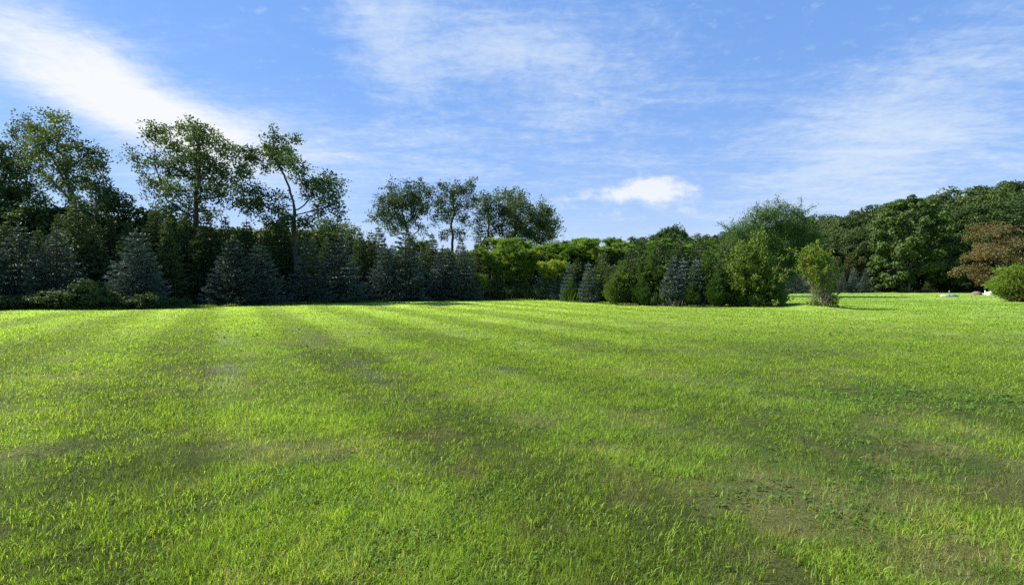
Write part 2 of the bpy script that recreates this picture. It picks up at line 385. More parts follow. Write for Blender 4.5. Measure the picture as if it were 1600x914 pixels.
    x = (px-800)/F*el_; y = el_; d = el_; la = g.random(n)*6.283; h = g.uniform(.06, .26, n)*sst(fbm(x, y, 1.1, 81), .3, .7); wd = .012+.0004*d
    P = np.stack([x, y, gh(x, y)-.004], 1); th = g.random(n)*6.283; s = np.stack([np.cos(th), np.sin(th), 0*th], 1)*wd[:, None]; tip = P+np.stack([np.cos(la)*h*.5, np.sin(la)*h*.5, h], 1)
    Vs.append(np.stack([P-s, P+s, tip], 1).reshape(-1, 3)); Ts.append(np.arange(3*n).reshape(n, 3)+off); off += 3*n
    c = np.array([.085, .145, .03])*(.6+.8*g.random((n, 1))); br = g.random(n) < .15; c[br] = (.26, .23, .12); Cs.append(np.repeat(c, 3, 0))
    m, t = mat_new('grass blades')
    at = t.new('ShaderNodeAttribute', attribute_name='Col')
    p = t.new('ShaderNodeBsdfPrincipled'); t.put(p.inputs['Base Color'], at.outputs['Color']); p.inputs['Roughness'].default_value = .6; p.inputs['Specular IOR Level'].default_value = .12
    tr_ = t.new('ShaderNodeBsdfTranslucent'); t.put(tr_.inputs[0], t.mix(1.0, at.outputs['Color'], (1.40, 1.40, .62, 1), 'MULTIPLY'))
    mx = t.new('ShaderNodeMixShader'); mx.inputs[0].default_value = .5; t.l.new(p.outputs[0], mx.inputs[1]); t.l.new(tr_.outputs[0], mx.inputs[2]); finish(t, mx.outputs[0])
    me = mesh_np('lawn_grass', np.concatenate(Vs), np.concatenate(Qs), np.concatenate(Ts), m, col=np.concatenate(Cs))
    link('lawn_grass', me, kind='stuff', label='patchy mown lawn with bright coarse tufts and dry brown spots', category='grass')

# ------------------------------------------------------------------ tree builders
def colonize(P0, trunk_top, att, step=.35, infl=4.0, kill=.5, iters=170, wob=.10):
    """grow limbs from a trunk towards attractor points; returns nodes, parents"""
    P0 = np.asarray(P0, float); T1 = np.asarray(trunk_top, float)
    n0 = max(2, int(np.linalg.norm(T1-P0)/step)); nodes = [P0+(T1-P0)*i/n0+(rng.normal(size=3)*step*.12*(i > 0)) for i in range(n0+1)]
    par = [-1]+list(range(n0)); A = att.copy()
    N = np.array(nodes); near = np.full(len(A), 1e9); who = np.zeros(len(A), int)
    ch_ = {}
    start = int(n0*.5)
    d = np.linalg.norm(A[:, None]-N[None, start:], axis=2); who = d.argmin(1)+start; near = d.min(1)
    for it in range(iters):
        if len(A) == 0: break
        r = infl if it > 8 else 99.0
        act = near < r
        if not act.any(): act = near <= near.min()+1
        new = []
        for k in np.unique(who[act]):
            sel = act & (who == k)
            v = norm(A[sel]-nodes[k]).sum(0); v = v/max(np.linalg.norm(v), 1e-6)+rng.normal(size=3)*wob+np.array([0, 0, .06])
            v /= np.linalg.norm(v); q = nodes[k]+v*step
            if np.linalg.norm(np.array(ch_.setdefault(k, []) or [[9e9]*3])-q, axis=1).min() < step*.45 or (it > 3 and np.linalg.norm(N-q, axis=1).min() < step*.4):
                near[sel] = 0; continue           # this limb would fold back on itself: let its targets go
            ch_[k].append(q); nodes.append(q); par.append(k); new.append(len(nodes)-1)
        if not new:
            keep = near > kill; A, near, who = A[keep], near[keep], who[keep]; continue
        N = np.array(nodes)
        Nn = np.array([nodes[i] for i in new]); d = np.linalg.norm(A[:, None]-Nn[None], axis=2); dm = d.min(1); da = d.argmin(1)
        upd = dm < near; who = np.where(upd, np.array(new)[da], who); near = np.where(upd, dm, near)
        keep = near > kill; A, near, who = A[keep], near[keep], who[keep]
    return np.array(nodes), np.array(par)
def skeleton_mesh(nodes, par, r_tip=.018, r_base=None, e=1.95, sides=6):
    n = len(nodes); r = np.zeros(n); ch = [[] for _ in range(n)]
    for i in range(1, n): ch[par[i]].append(i)
    acc = np.zeros(n)
    for i in range(n-1, -1, -1):
        r[i] = max(acc[i], r_tip**e)
        if par[i] >= 0: acc[par[i]] += r[i]
    r = r**(1/e)
    if r_base: r = r_tip+(r-r_tip)*(r_base-r_tip)/max(r[0]-r_tip, 1e-6)
    lines = []; stack = [(0, None)]
    while stack:
        i, pr = stack.pop(); pts = [] if pr is None else [nodes[pr]]; rr = [] if pr is None else [r[i]]
        while True:
            pts.append(nodes[i]); rr.append(r[i])
            if not ch[i]: break
            c = sorted(ch[i], key=lambda k: -r[k])
            for k in c[1:]: stack.append((k, i))
            i = c[0]
        if len(pts) > 1: rr[-1] *= .5; lines.append((np.array(pts), np.array(rr)))
    return tubes(lines, sides), r
def oak(name, base_px, d, blobs, label, group, fork=None, mat='oak', leafsize=.19, per=64, dens=1.0, cat='tree', rb=None, depth=1.0, spread=.20, trunk_px=None):
    """open-crowned tree: its clumps were measured in the photo and stand round the trunk at real depth"""
    base = W(base_px, d); base[2] -= .1
    k = d/F; att = []
    yoff = {}
    for bx, by, br in blobs:
        R_ = br*k; c = W(bx, d+rng.uniform(-1, 1)*(1.2+1.6*depth)*(1.0 if R_ > .5 else .6), by)-base
        n = max(4, int(dens*(21 if d < 50 else 12)*(R_/.8)**2)); R_ *= rng.uniform(.85, 1.05)
        v = rdir(n)*(rng.random((n, 1))**.4)*R_*1.0; v[:, 1] *= 1.5; v[:, 2] *= 1.12
        att.append(c+v)
    att = np.concatenate(att)
    top = (W(fork[0], d, fork[1])-base) if fork else np.array([0, 0, att[:, 2].min()*.9])
    nodes, par = colonize((0, 0, 0), top, att, step=.33, infl=2.6)
    (tv, tq), r = skeleton_mesh(nodes, par, .014, (rb or .30)*.66)
    root = thing(name, tuple(base), label, cat, group)
    link('trunk', mesh_np('trunk', tv, tq, None, M['bark'], smooth=True), root)
    m_ = 4; ros = np.repeat(att, m_, 0)+rng.normal(size=(len(att)*m_, 3))*np.array([.30, .30, .24])*(1.15 if d > 50 else 1)
    tips = nodes[(r < .026)]; tips = tips[rng.random(len(tips)) < .5]; ros = np.concatenate([ros, tips+rng.normal(size=tips.shape)*.12])
    ros = ros[rng.random(len(ros)) < .85]; n = int(per/m_)+1
    C = np.repeat(ros, n, 0); off = rng.normal(size=C.shape)*np.repeat(rng.uniform(.09, .22, (len(ros), 1)), n, 0)*np.array([1, 1, .75])
    P = C+off; D = norm(off+rdir(len(C), -.2)*.12)
    v, q, t = leaves(P, D, leafsize*rng.uniform(.6, 1.3, len(P)), leafsize*.75*rng.uniform(.7, 1.2, len(P)))
    link('crown', mesh_np('crown', v, q, None, M[mat], tint=t), root)
    return root

def conifer(h, rb, layers, per, twigs, mat, droop=.25, tipup=.2, tw=.24, tww=.045, low=.03, taper=.85, jitter=.18, up=0.0, lump=0.0, bark='bark', flat=.35, layer_jit=.25, raw=False):
    parts = []; lines = [(np.array([[0, 0, -.2], [0.02, 0, h*.5], [0, 0, h*.99]]), np.array([h*.018+.02, h*.011+.01, .008]))]
    ph = rng.uniform(0, 6.28)
    for li in range(layers):
        f = low+(1-low)*(li+rng.uniform(-layer_jit, layer_jit))/layers; f = min(max(f, 0.01), .985); z = h*f
        Lm = rb*(1-f)**taper*(.75+.25*min(1, f/.08))
        nb = max(3, int(per*(1-.55*f)))
        for b in range(nb):
            a = ph+li*2.4+b*2*math.pi/nb+rng.normal()*.25
            L = Lm*(1+rng.normal()*jitter)+.10
            if lump: L *= 1+lump*math.sin(3*a+f*9+ph)*math.cos(2*a-f*5)
            if L < .08: continue
            m_ = max(4, int(5*L/ max(rb, .1))+3)
            s = np.linspace(0, 1, m_); dirx = np.array([math.cos(a), math.sin(a), 0])
            zz_ = z+L*(-droop*np.sin(s*math.pi*.6)*(1-f*.7)+tipup*s**2+up*s)
            B = dirx[None]*(s*L)[:, None]; B[:, 2] += zz_
            if L > .5: lines.append((B[::2] if len(B) > 4 else B, np.linspace(.02, .005, len(B[::2] if len(B) > 4 else B))))
            k = max(4, int(twigs*L/rb+3)); u = rng.random(k)**.75*.98+.02
            P = np.stack([np.interp(u, s, B[:, c]) for c in range(3)], 1)
            side = np.array([-math.sin(a), math.cos(a), 0]); sg = np.where(rng.random(k) < .5, -1, 1)
            D = dirx[None]*(.55+.4*u)[:, None]+side[None]*(sg*rng.uniform(.2, 1.0, k)*(1.15-u*.6))[:, None]; P = P+side[None]*(sg*rng.uniform(0, .28, k)*L*np.sin(u*2.6))[:, None]
            D[:, 2] += rng.normal(size=k)*flat+up*.6+tipup*.5
            LL = tw*rng.uniform(.6, 1.4, k)*(.65+.35*min(1, L)); 
            P = P+rng.normal(size=(k, 3))*.04
            N = rdir(k, 1.2)
            parts.append(leaves(P, D, LL, tww*rng.uniform(.8, 1.5, k), N, .05))
            # secondary shoots give each twig body
            P2 = P+norm(D)*(LL*.4)[:, None]; D2 = norm(D)+rdir(k, .2)*.8
            parts.append(leaves(P2, D2, LL*.75, tww*1.1, rdir(k, .5), .05))
    k = 24; P = np.zeros((k, 3)); P[:, 2] = h*(1-.09*rng.random(k)); D = rdir(k, 1.4)
    parts.append(leaves(P, D, .2, tww))
    g = join(parts); tb = tubes(lines, 5)
    if raw: return g, tb
    v, q, t = g; tv, tq = tb
    return [('trunk', mesh_np('trunk', tv, tq, None, M[bark], smooth=True)), ('crown', mesh_np('crown', v, q, None, M[mat], tint=t))]
def yew(h, rad, nlead, mat):
    """several pointed leaders of unequal height rising from one stool"""
    G = []; TB = []
    for i in range(nlead):
        a = i*2.4+rng.normal()*.3; rr = 0 if i == 0 else rad*rng.uniform(.35, .75); H = h*(1 if i == 0 else rng.uniform(.45, .86)*(1-.25*rr/rad)); w_ = rad*(.62 if i == 0 else rng.uniform(.36, .5))
        (v, q, t), (tv, tq) = conifer(H, w_, max(12, int(H*7)), 9, 20, mat, droop=-.05, tipup=.5, up=.55, tw=.22, tww=.055, taper=.8, jitter=.35, lump=.25, flat=.40, low=.02, raw=True)
        lean = np.array([math.cos(a), math.sin(a), 0])*(.10 if i else .03)
        for X_ in (v, tv): X_ += np.array([math.cos(a)*rr, math.sin(a)*rr, 0])+lean*X_[:, 2:3]
        t = np.clip(t*.7+rng.random()*.3, 0, 1); G.append((v, q, t)); TB.append((tv, tq, np.zeros(len(tv))))
    v, q, t = join(G); tv, tq, _ = join(TB)
    return [('stems', mesh_np('stems', tv, tq, None, M['bark'], smooth=True)), ('foliage', mesh_np('foliage', v, q, None, M[mat], tint=t))]

def dense_tree(h, rx, zlow, nclump, nleaf, ls, mat, cr=.24, bark='bark', lift=.0, top=.5, rb=.22, squash=.7, trunks=1, crown='crown', stem='trunk', hole=0.0):
    """closed broadleaf crown: leaf clumps over an uneven shell with shaded hollows between them"""
    zc = (h+zlow)/2; rz = (h-zlow)/2
    v = rdir(nclump); 
    v[:, 2] = np.abs(v[:, 2])*np.where(rng.random(nclump) < .62, 1, -1)
    rad = rng.uniform(.72, 1.0, nclump)**.7
    C = v*rad[:, None]*np.array([rx, rx, rz])*(1-cr*.6); lumpy = 1+.16*np.sin(v[:, 0]*5+3)*np.cos(v[:, 1]*4+v[:, 2]*5); C *= lumpy[:, None]
    C[:, 2] += zc; cl = rx*cr*rng.uniform(.6, 1.35, nclump)
    if hole: keep = rng.random(nclump) > hole; C, cl = C[keep], cl[keep]
    n = nleaf; k = len(C); Cn = np.repeat(C, n, 0); rr = np.repeat(cl, n)
    o = rdir(len(Cn), .35); P = Cn+o*(rr*(.55+.5*rng.random(len(Cn))**.5))[:, None]*np.array([1, 1, squash])
    N = norm(o+rdir(len(Cn))*.7); D = norm(np.cross(N, rdir(len(Cn)))+np.array([0, 0, -.25]))
    t = np.clip(np.repeat(rng.random(k), n)*.6+rng.random(len(Cn))*.4, 0, 1)
    lv, lq, lt = leaves(P, D, ls*rng.uniform(.6, 1.3, len(P)), ls*.7, N, .08, t)
    lines = []
    for s in range(trunks):
        bx = np.array([rng.normal()*.25*(trunks > 1), rng.normal()*.25*(trunks > 1), 0]); tp = np.array([rng.normal()*rx*.1+bx[0]*3, rng.normal()*rx*.1, h*.6])
        lines.append((np.array([bx-[0, 0, .2], bx+(tp-bx)*.3, bx+(tp-bx)*.65, tp]), np.array([rb*1.15, rb*.8, rb*.55, rb*.3])))
        for b in range(9):
            c = C[rng.integers(len(C))]; s0 = bx+(tp-bx)*rng.uniform(.35, 1); mid = (s0+c)/2+[0, 0, .1*h*.3]
            lines.append((np.array([s0, mid, c]), np.array([rb*.35, rb*.2, rb*.05])))
    tv, tq = tubes(lines, 6)
    return [(stem, mesh_np(stem, tv, tq, None, M[bark], smooth=True)), (crown, mesh_np(crown, lv, lq, None, M[mat], tint=lt))]

def bamboo(h, nc, mat='bamboo', arch=.5, nleaf=1500):
    lines = []; P = []; D = []
    for i in range(nc):
        a = rng.uniform(0, 6.28); b0 = np.array([rng.normal()*.22, rng.normal()*.22, 0]); H = h*rng.uniform(.78, 1.0)
        s = np.linspace(0, 1, 12); out = arch*H*.42*s**2.6; zc_ = H*(s-.16*arch*s**5)
        pts = b0+np.stack([np.cos(a)*out, np.sin(a)*out, zc_], 1); lines.append((pts, np.linspace(.022, .004, 12)))
        for j in range(int(34)):
            u = rng.uniform(.48, 1.0); p = np.array([np.interp(u, s, pts[:, c]) for c in range(3)])
            ba = rng.uniform(0, 6.28); L = rng.uniform(.35, .85)*(1.15-.5*u); m_ = nleaf//(nc*34)
            w_ = rng.random(m_); q = p+np.array([math.cos(ba), math.sin(ba), .45])[None]*(w_*L)[:, None]; q[:, 2] -= .42*(w_*L)**1.5
            q += rng.normal(size=(m_, 3))*.05
            dd = np.array([math.cos(ba), math.sin(ba), -.45])+rng.normal(size=(m_, 3))*.45
            P.append(q); D.append(dd)
    P = np.concatenate(P); D = np.concatenate(D)
    v, q, t = leaves(P, D, rng.uniform(.15, .27, len(P)), rng.uniform(.04, .06, len(P)), rdir(len(P), .8), .06)
    tv, tq = tubes(lines, 5)
    return [('culm', mesh_np('culm', tv, tq, None, M['culm'], smooth=True)), ('foliage', mesh_np('foliage', v, q, None, M[mat], tint=t))]

ORD = ['first', 'second', 'third', 'fourth', 'fifth', 'sixth', 'seventh', 'eighth', 'ninth', 'tenth', 'eleventh', 'twelfth', 'thirteenth', 'fourteenth', 'fifteenth',
       'sixteenth', 'seventeenth', 'eighteenth', 'nineteenth', 'twentieth', 'twenty-first', 'twenty-second', 'twenty-third', 'twenty-fourth', 'twenty-fifth', 'twenty-sixth',
       'twenty-seventh', 'twenty-eighth', 'twenty-ninth', 'thirtieth', 'thirty-first', 'thirty-second', 'thirty-third', 'thirty-fourth', 'thirty-fifth', 'thirty-sixth',
       'thirty-seventh', 'thirty-eighth', 'thirty-ninth', 'fortieth']
def line_d(px):                              # distance of the left tree line along the lawn edge
    return float(np.interp(px, [-150, 0, 200, 420, 560, 740, 860, 1000], [32.5, 33.5, 35.5, 40, 45.5, 49, 51, 53]))
def hgt(d, topy): return CAM_H+(HOR-topy)/F*d

build_ground()
build_grass()

# ------------------------------------------------------------------ tall open trees behind the left line
G_OAK = 'tall open-crowned trees behind the spruces'
oak('broadleaf_tree', -10, 43, [(0, 240, 22), (-30, 262, 28), (22, 262, 20), (10, 290, 26), (-25, 300, 30), (34, 310, 20), (5, 325, 26), (38, 335, 16), (-30, 335, 24)],
    'dense dark tree cut off by the left edge of the picture', G_OAK, dens=.7)
oak('broadleaf_tree', 122, 43, [(77, 180, 13), (92, 192, 10), (42, 197, 14), (24, 212, 10), (60, 206, 15), (97, 204, 15), (74, 228, 20), (105, 220, 14), (128, 232, 16), (152, 240, 10), (160, 258, 6), (142, 256, 12),
     (112, 250, 18), (88, 256, 18), (52, 240, 18), (28, 238, 14), (60, 266, 18), (104, 280, 16), (132, 272, 12), (82, 290, 14), (48, 292, 13), (66, 315, 12), (110, 305, 12), (20, 262, 12)],
    'tallest tree near the left edge, its forked trunk leaning left', G_OAK, fork=(115, 305), dens=.42, rb=.30)
oak('broadleaf_tree', 160, 45, [(140, 288, 14), (158, 298, 14), (176, 305, 13), (192, 317, 12), (204, 325, 8), (170, 322, 15), (150, 318, 12), (188, 338, 13), (140, 335, 12)],
    'lower rounded tree tucked between the two tallest left trees', G_OAK, dens=.8, rb=.2)
oak('broadleaf_tree', 308, 44, [(241, 199, 9), (236, 212, 8), (254, 212, 12), (213, 250, 9), (222, 262, 9), (228, 284, 10), (240, 252, 12), (262, 230, 17), (283, 204, 13), (300, 196, 10), (306, 208, 14), (322, 208, 12), (336, 220, 14),
     (350, 232, 12), (364, 248, 14), (376, 262, 12), (386, 278, 10), (290, 236, 20), (320, 240, 20), (298, 268, 22), (334, 268, 20), (358, 280, 14), (268, 262, 18), (250, 292, 15), (275, 300, 17), (312, 302, 18), (342, 306, 17), (370, 306, 13),
     (380, 326, 10), (290, 326, 16), (258, 325, 14), (330, 334, 13)],
    'broad airy tree in the left group with a wide fan of limbs', G_OAK, fork=(306, 350), dens=.50, rb=.30)
oak('broadleaf_tree', 465, 44, [(381, 239, 8), (394, 246, 11), (416, 226, 9), (434, 218, 10), (455, 217, 8), (424, 240, 14), (446, 236, 14), (455, 254, 12), (438, 256, 11), (410, 262, 9), (470, 274, 8), (484, 286, 11), (500, 284, 10), (513, 282, 10),
     (528, 296, 8), (506, 298, 12), (522, 312, 8), (528, 334, 5), (508, 318, 9), (486, 305, 9), (440, 306, 10), (436, 328, 12), (424, 345, 13), (404, 302, 12), (388, 322, 13), (406, 326, 11), (444, 350, 12), (474, 348, 11), (498, 330, 7)],
    'tall one-sided tree whose bare right limb reaches out over sky', G_OAK, fork=(459, 328), dens=.72, rb=.27)
oak('broadleaf_tree', 520, 62, [(497, 362, 12), (515, 357, 13), (533, 360, 12), (548, 365, 11), (522, 375, 14), (545, 380, 12)],
    'low rounded tree just right of the one-sided tree', G_OAK, dens=1.2, leafsize=.19)
oak('broadleaf_tree', 646, 64, [(620, 365, 7), (656, 362, 7), (640, 374, 7), (613, 294, 8), (618, 308, 11), (597, 316, 9), (583, 338, 6), (597, 334, 11), (619, 328, 15), (640, 294, 8), (655, 289, 8), (668, 300, 9), (674, 311, 6), (650, 314, 14), (634, 310, 11), (661, 328, 10), (629, 346, 12), (608, 352, 10), (645, 338, 10), (642, 322, 10)],
    'slim dark-leaved tree, leftmost of the middle group behind the spruces', G_OAK, fork=(648, 402), dens=1.25, leafsize=.19, rb=.26)
oak('broadleaf_tree', 708, 64, [(714, 360, 6), (694, 364, 7), (724, 372, 7), (693, 296, 9), (690, 311, 9), (707, 296, 8), (721, 292, 8), (735, 286, 8), (728, 303, 9), (708, 312, 12), (688, 327, 11), (708, 330, 11), (728, 321, 9), (722, 342, 8), (698, 341, 8), (680, 342, 6), (738, 312, 6)],
    'tree with a V-shaped fork, second of the middle group', G_OAK, fork=(706, 404), dens=1.0, leafsize=.19, rb=.24)
oak('broadleaf_tree', 760, 65, [(750, 364, 8), (772, 367, 9), (758, 380, 9), (747, 313, 8), (762, 309, 9), (777, 308, 10), (763, 327, 13), (781, 328, 12), (750, 333, 9), (765, 345, 10), (778, 352, 9), (745, 350, 8)],
    'tree of feathery upright limbs, third of the middle group', G_OAK, fork=(760, 400), dens=1.0, leafsize=.18, rb=.22)
oak('broadleaf_tree', 800, 66, [(798, 371, 10), (820, 368, 10), (785, 362, 8), (808, 382, 9), (797, 305, 9), (814, 309, 10), (802, 322, 13), (822, 325, 11), (800, 342, 14), (818, 345, 13), (790, 330, 10), (828, 340, 9), (810, 358, 12)],
    'round-topped tree above the bamboo, fourth of the middle group', G_OAK, dens=1.25, leafsize=.19, rb=.24)
oak('broadleaf_tree', 850, 66, [(845, 368, 11), (862, 369, 8), (830, 362, 10), (836, 378, 9), (849, 325, 9), (858, 333, 8), (845, 336, 11), (858, 347, 11), (870, 352, 6), (842, 354, 12), (856, 360, 11), (836, 345, 8)],
    'rightmost tree of the middle group, stepping down to the bamboo', G_OAK, dens=1.3, leafsize=.19, rb=.22)

# ------------------------------------------------------------------ conifers
for i in range(3): PROTO['blue%d' % i] = conifer(4.6, 1.45+.08*i, 15, 15, 52, 'blue', droop=.38, tipup=.40, tw=.21, tww=.05, jitter=.13, taper=.95, flat=.07, layer_jit=.12)
for i in range(3): PROTO['blue_sunlit%d' % i] = conifer(4.6, 1.2+.08*i, 11, 15, 64, 'blue_sunlit', droop=.50, tipup=.55, tw=.24, tww=.055, jitter=.12, taper=.95, flat=.05, layer_jit=.08)
for i in range(4): PROTO['dark%d' % i] = conifer(7.5, 1.8+.15*i, 27, 12, 40, 'dark', droop=.30, tipup=.15, tw=.34, tww=.07, taper=1.0, jitter=.25, lump=.15, flat=.22)
G_BLUE = 'blue spruces along the lawn edge'
blues = [(-35, 352, 'cut by the left edge of the picture'), (30, 351, 'leftmost of those wholly in view'), (88, 362, 'second from the left, behind low shrubs'), (213, 359, 'standing alone between dark spruces at the left'),
         (362, 371, 'left one of the close pair below the open-crowned trees'), (405, 381, 'right one of the close pair below the open-crowned trees'), (484, 374, 'just right of the one-sided tree trunk'), (530, 368, 'left of the gap before the middle group'),
         (601, 386, 'under the slim dark-leaved tree, narrow'), (634, 360, 'tallest spruce under the slim dark-leaved tree'), (692, 386, 'left one below the V-forked tree'), (725, 388, 'right one below the V-forked tree'),]
for i, (px, ty, where) in enumerate(blues):
    d = line_d(px)+random.uniform(0, .8); p = W(px, d); s = hgt(d, ty)/4.6
    inst('blue_spruce', 'blue%d' % (i % 3), tuple(p), 'blue-grey spruce with layered branches, ' + where, 'spruce', G_BLUE, sc=(s*random.uniform(1.1, 1.3), s*random.uniform(1.1, 1.3), s))
G_DARK = 'dark spruces forming the tree wall'
darks = [(-70, 320, 4), (5, 345, 3), (58, 350, 4), (92, 335, 5), (122, 316, 3.5), (150, 345, 4), (172, 336, 5), (200, 350, 4), (243, 334, 4), (262, 352, 3), (288, 345, 5), (322, 334, 4), (352, 355, 4), (385, 345, 4.5), (418, 352, 5), (440, 343, 4),
         (462, 362, 4), (490, 358, 6), (510, 380, 4), (562, 361, 3), (580, 378, 3), (592, 360, 4.5), (613, 372, 4), (640, 372, 6), (660, 385, 3), (675, 355, 4), (700, 378, 4.5), (720, 376, 5), (748, 381, 2), (757, 388, 5), (25, 372, 6), (310, 372, 7), (545, 372, 6)]
darks += [(-130, 320, 3), (-190, 335, 1), (-260, 325, 2), (-340, 330, 0), (-430, 325, 1), (-530, 330, 0)]  # tree line carried on out of view, added to shade the shrubs
darks.sort()
for i, (px, ty, dd) in enumerate(darks):
    d = line_d(px)+dd; p = W(px, d); s = hgt(d, ty+random.uniform(-16, 12))/7.5
    inst('dark_spruce', 'dark%d' % (i % 4), tuple(p), 'near-black tall spruce in the left tree wall, %s such tree from the left edge' % ORD[i], 'spruce', G_DARK, sc=(s*.9, s*.9, s))
for i, (px, ty, d) in enumerate([(768, 404, 57), (785, 402, 59), (803, 400, 61), (822, 402, 59), (842, 400, 61), (858, 402, 58), (878, 400, 61), (897, 396, 63), (916, 400, 61), (936, 402, 63), (956, 400, 61), (975, 398, 63), (996, 400, 60)]):
    p = W(px, d); s = hgt(d, ty)/7.5
    inst('dark_spruce', 'dark%d' % (i % 4), tuple(p), 'dark conifer in the shade behind the bamboo, %s from the left there' % ORD[i], 'spruce', 'dark conifers behind the bamboo', sc=(s*1.3, s*1.3, s))
# a second, deeper rank closes the wall
for i in range(3): PROTO['wood%d' % i] = dense_tree(8, 3.0, .4, 110, 60, .30, 'forest', cr=.27)
G_BACK = 'broadleaf trees behind the tree wall'
xs_ = np.linspace(-110, 1010, 26)
for i, px in enumerate(xs_):
    d = line_d(px)+9.5+random.uniform(-1, 2); p = W(px, d); s = hgt(d, float(np.interp(px, [0, 300, 480, 700, 860, 1010], [328, 338, 366, 388, 396, 400]))+random.uniform(-14, 10))/8
    inst('broadleaf_tree', 'wood%d' % (i % 3), tuple(p), 'mid-green tree showing in gaps of the spruce wall, %s from the left edge' % ORD[i], 'tree', G_BACK, sc=(s*1.15, s*1.15, s))

# low shrubs at the left
for i in range(3): PROTO['shrub%d' % i] = dense_tree(1.5, 1.1, -.1, 60, 46, .11, 'shrub', cr=.26, rb=.02, trunks=4, crown='foliage', stem='stems')
G_SHR = 'low shrubs at the foot of the left spruces'
shr = [(-30, 452, 1.3), (22, 462, 1.0), (52, 458, 1.2), (82, 452, 1.5), (108, 450, 1.4), (132, 438, 1.2), (158, 452, 1.3), (182, 460, 1.1), (205, 462, 1.3), (232, 456, 1.2), (256, 462, .9), (285, 466, .8)]
for i, (px, ty, wd) in enumerate(shr):
    d = line_d(px)-1.3+random.uniform(-.3, .5); p = W(px, d); s = hgt(d, ty)/1.5
    inst('shrub', 'shrub%d' % (i % 3), tuple(p), '%s leafy shrub from the left edge at the foot of the spruces%s' % (ORD[i], ', the tallest' if px == 132 else ''), 'shrub', G_SHR, sc=(wd*.9, wd*.8, s))

for i, (px, ty) in enumerate([(762, 448), (778, 442), (795, 446), (812, 440), (828, 447), (842, 443)]):
    d = 50.3+random.uniform(-.3, .6); p = W(px, d); s = hgt(d, ty)/1.5
    inst('shrub', 'shrub%d' % (i % 3), tuple(p), 'dark shrub in the shade under the bamboo, %s from the left there' % ORD[i], 'shrub', 'shaded shrubs under the bamboo', sc=(1.0, .9, s))
# ------------------------------------------------------------------ bamboo in the middle
for i in range(3): PROTO['bam%d' % i] = bamboo(5.4, 4, 'bamboo', .8+.35*i, 6000)
PROTO['bampale'] = bamboo(4.6, 5, 'bamboo_pale', .8, 3600)
G_BAM = 'green bamboo between the spruce wall and the yews'
bams = [(771, 378, 52.1), (782, 386, 51.2), (792, 366, 53.0), (804, 380, 51.7), (816, 374, 53.0), (828, 382, 51.7), (839, 372, 53.0), (850, 373, 52.1), (860, 360, 53.5), (872, 367, 52.1), (886, 365, 53.5), (898, 370, 52.1), (905, 362, 54.4), (917, 367, 53.0),
        (928, 374, 52.1), (938, 372, 54.4), (950, 370, 53.0), (962, 376, 53.5), (970, 372, 54.8), (984, 374, 53.5), (998, 374, 54.4), (1014, 370, 53.0), (1030, 366, 55.3), (1048, 368, 54.4), (787, 398, 51.0), (820, 400, 51.0), (905, 390, 51.2), (940, 391, 51.7), (1064, 366, 54.4), (1082, 370, 54.4)]
bams.sort()
for i, (px, ty, d) in enumerate(bams):
    p = W(px, d); s = hgt(d, ty+random.uniform(-14, 8))/5.0
    inst('bamboo', 'bam%d' % (i % 3), tuple(p), 'feathery green bamboo plume, %s from the left in the bamboo grove' % ORD[i], 'bamboo', G_BAM, sc=s)
for px, ty, d, lb in ((755, 416, 49.0, 'small pale arching bamboo plume low against the dark spruces'), (863, 388, 50.2, 'bright yellow-green bamboo plume standing over two little blue spruces'),
                      (893, 392, 50.0, 'small yellow-green bamboo plume right of the brightest one')):
    p = W(px, d); s = hgt(d, ty)/4.4
    inst('bamboo', 'bampale', tuple(p), lb, 'bamboo', sc=s)

# ------------------------------------------------------------------ little spruces and yews of the right-hand clump
G_LB = 'small blue spruces in the middle clump'
for i, (px, ty, d, ws, where) in enumerate([(849, 411, 50, .8, 'leftmost, left of the yellow-green bamboo'), (871, 416, 49.5, .85, 'under the yellow-green bamboo'), (890, 410, 47, .85, 'behind the low yew at the clump corner'), (920, 410, 45, .95, 'sunlit silvery one with wide shelves, alone in the recess'),
                             (1051, 401, 39.3, 1.0, 'sunlit silvery one with strong shelves between the tall yews'), (1068, 403, 41, .9, 'thin one just behind the silvery shelved spruce'), (1088, 402, 39.0, .85, 'leaning left of the bright yew')]):
    p = W(px, d); s = hgt(d, ty)/4.6
    inst('blue_spruce', 'blue_sunlit%d' % (i % 3), tuple(p), 'small blue-grey spruce, ' + where, 'spruce', G_LB, sc=(s*ws, s*ws, s))
for i in range(3): PROTO['yew%d' % i] = yew(3.4, 1.15+.1*i, 8, 'yew')
for i in range(2): PROTO['yewdark%d' % i] = yew(3.8, 1.3, 9, 'dark')
G_YEW = 'yews and junipers in the middle clump'
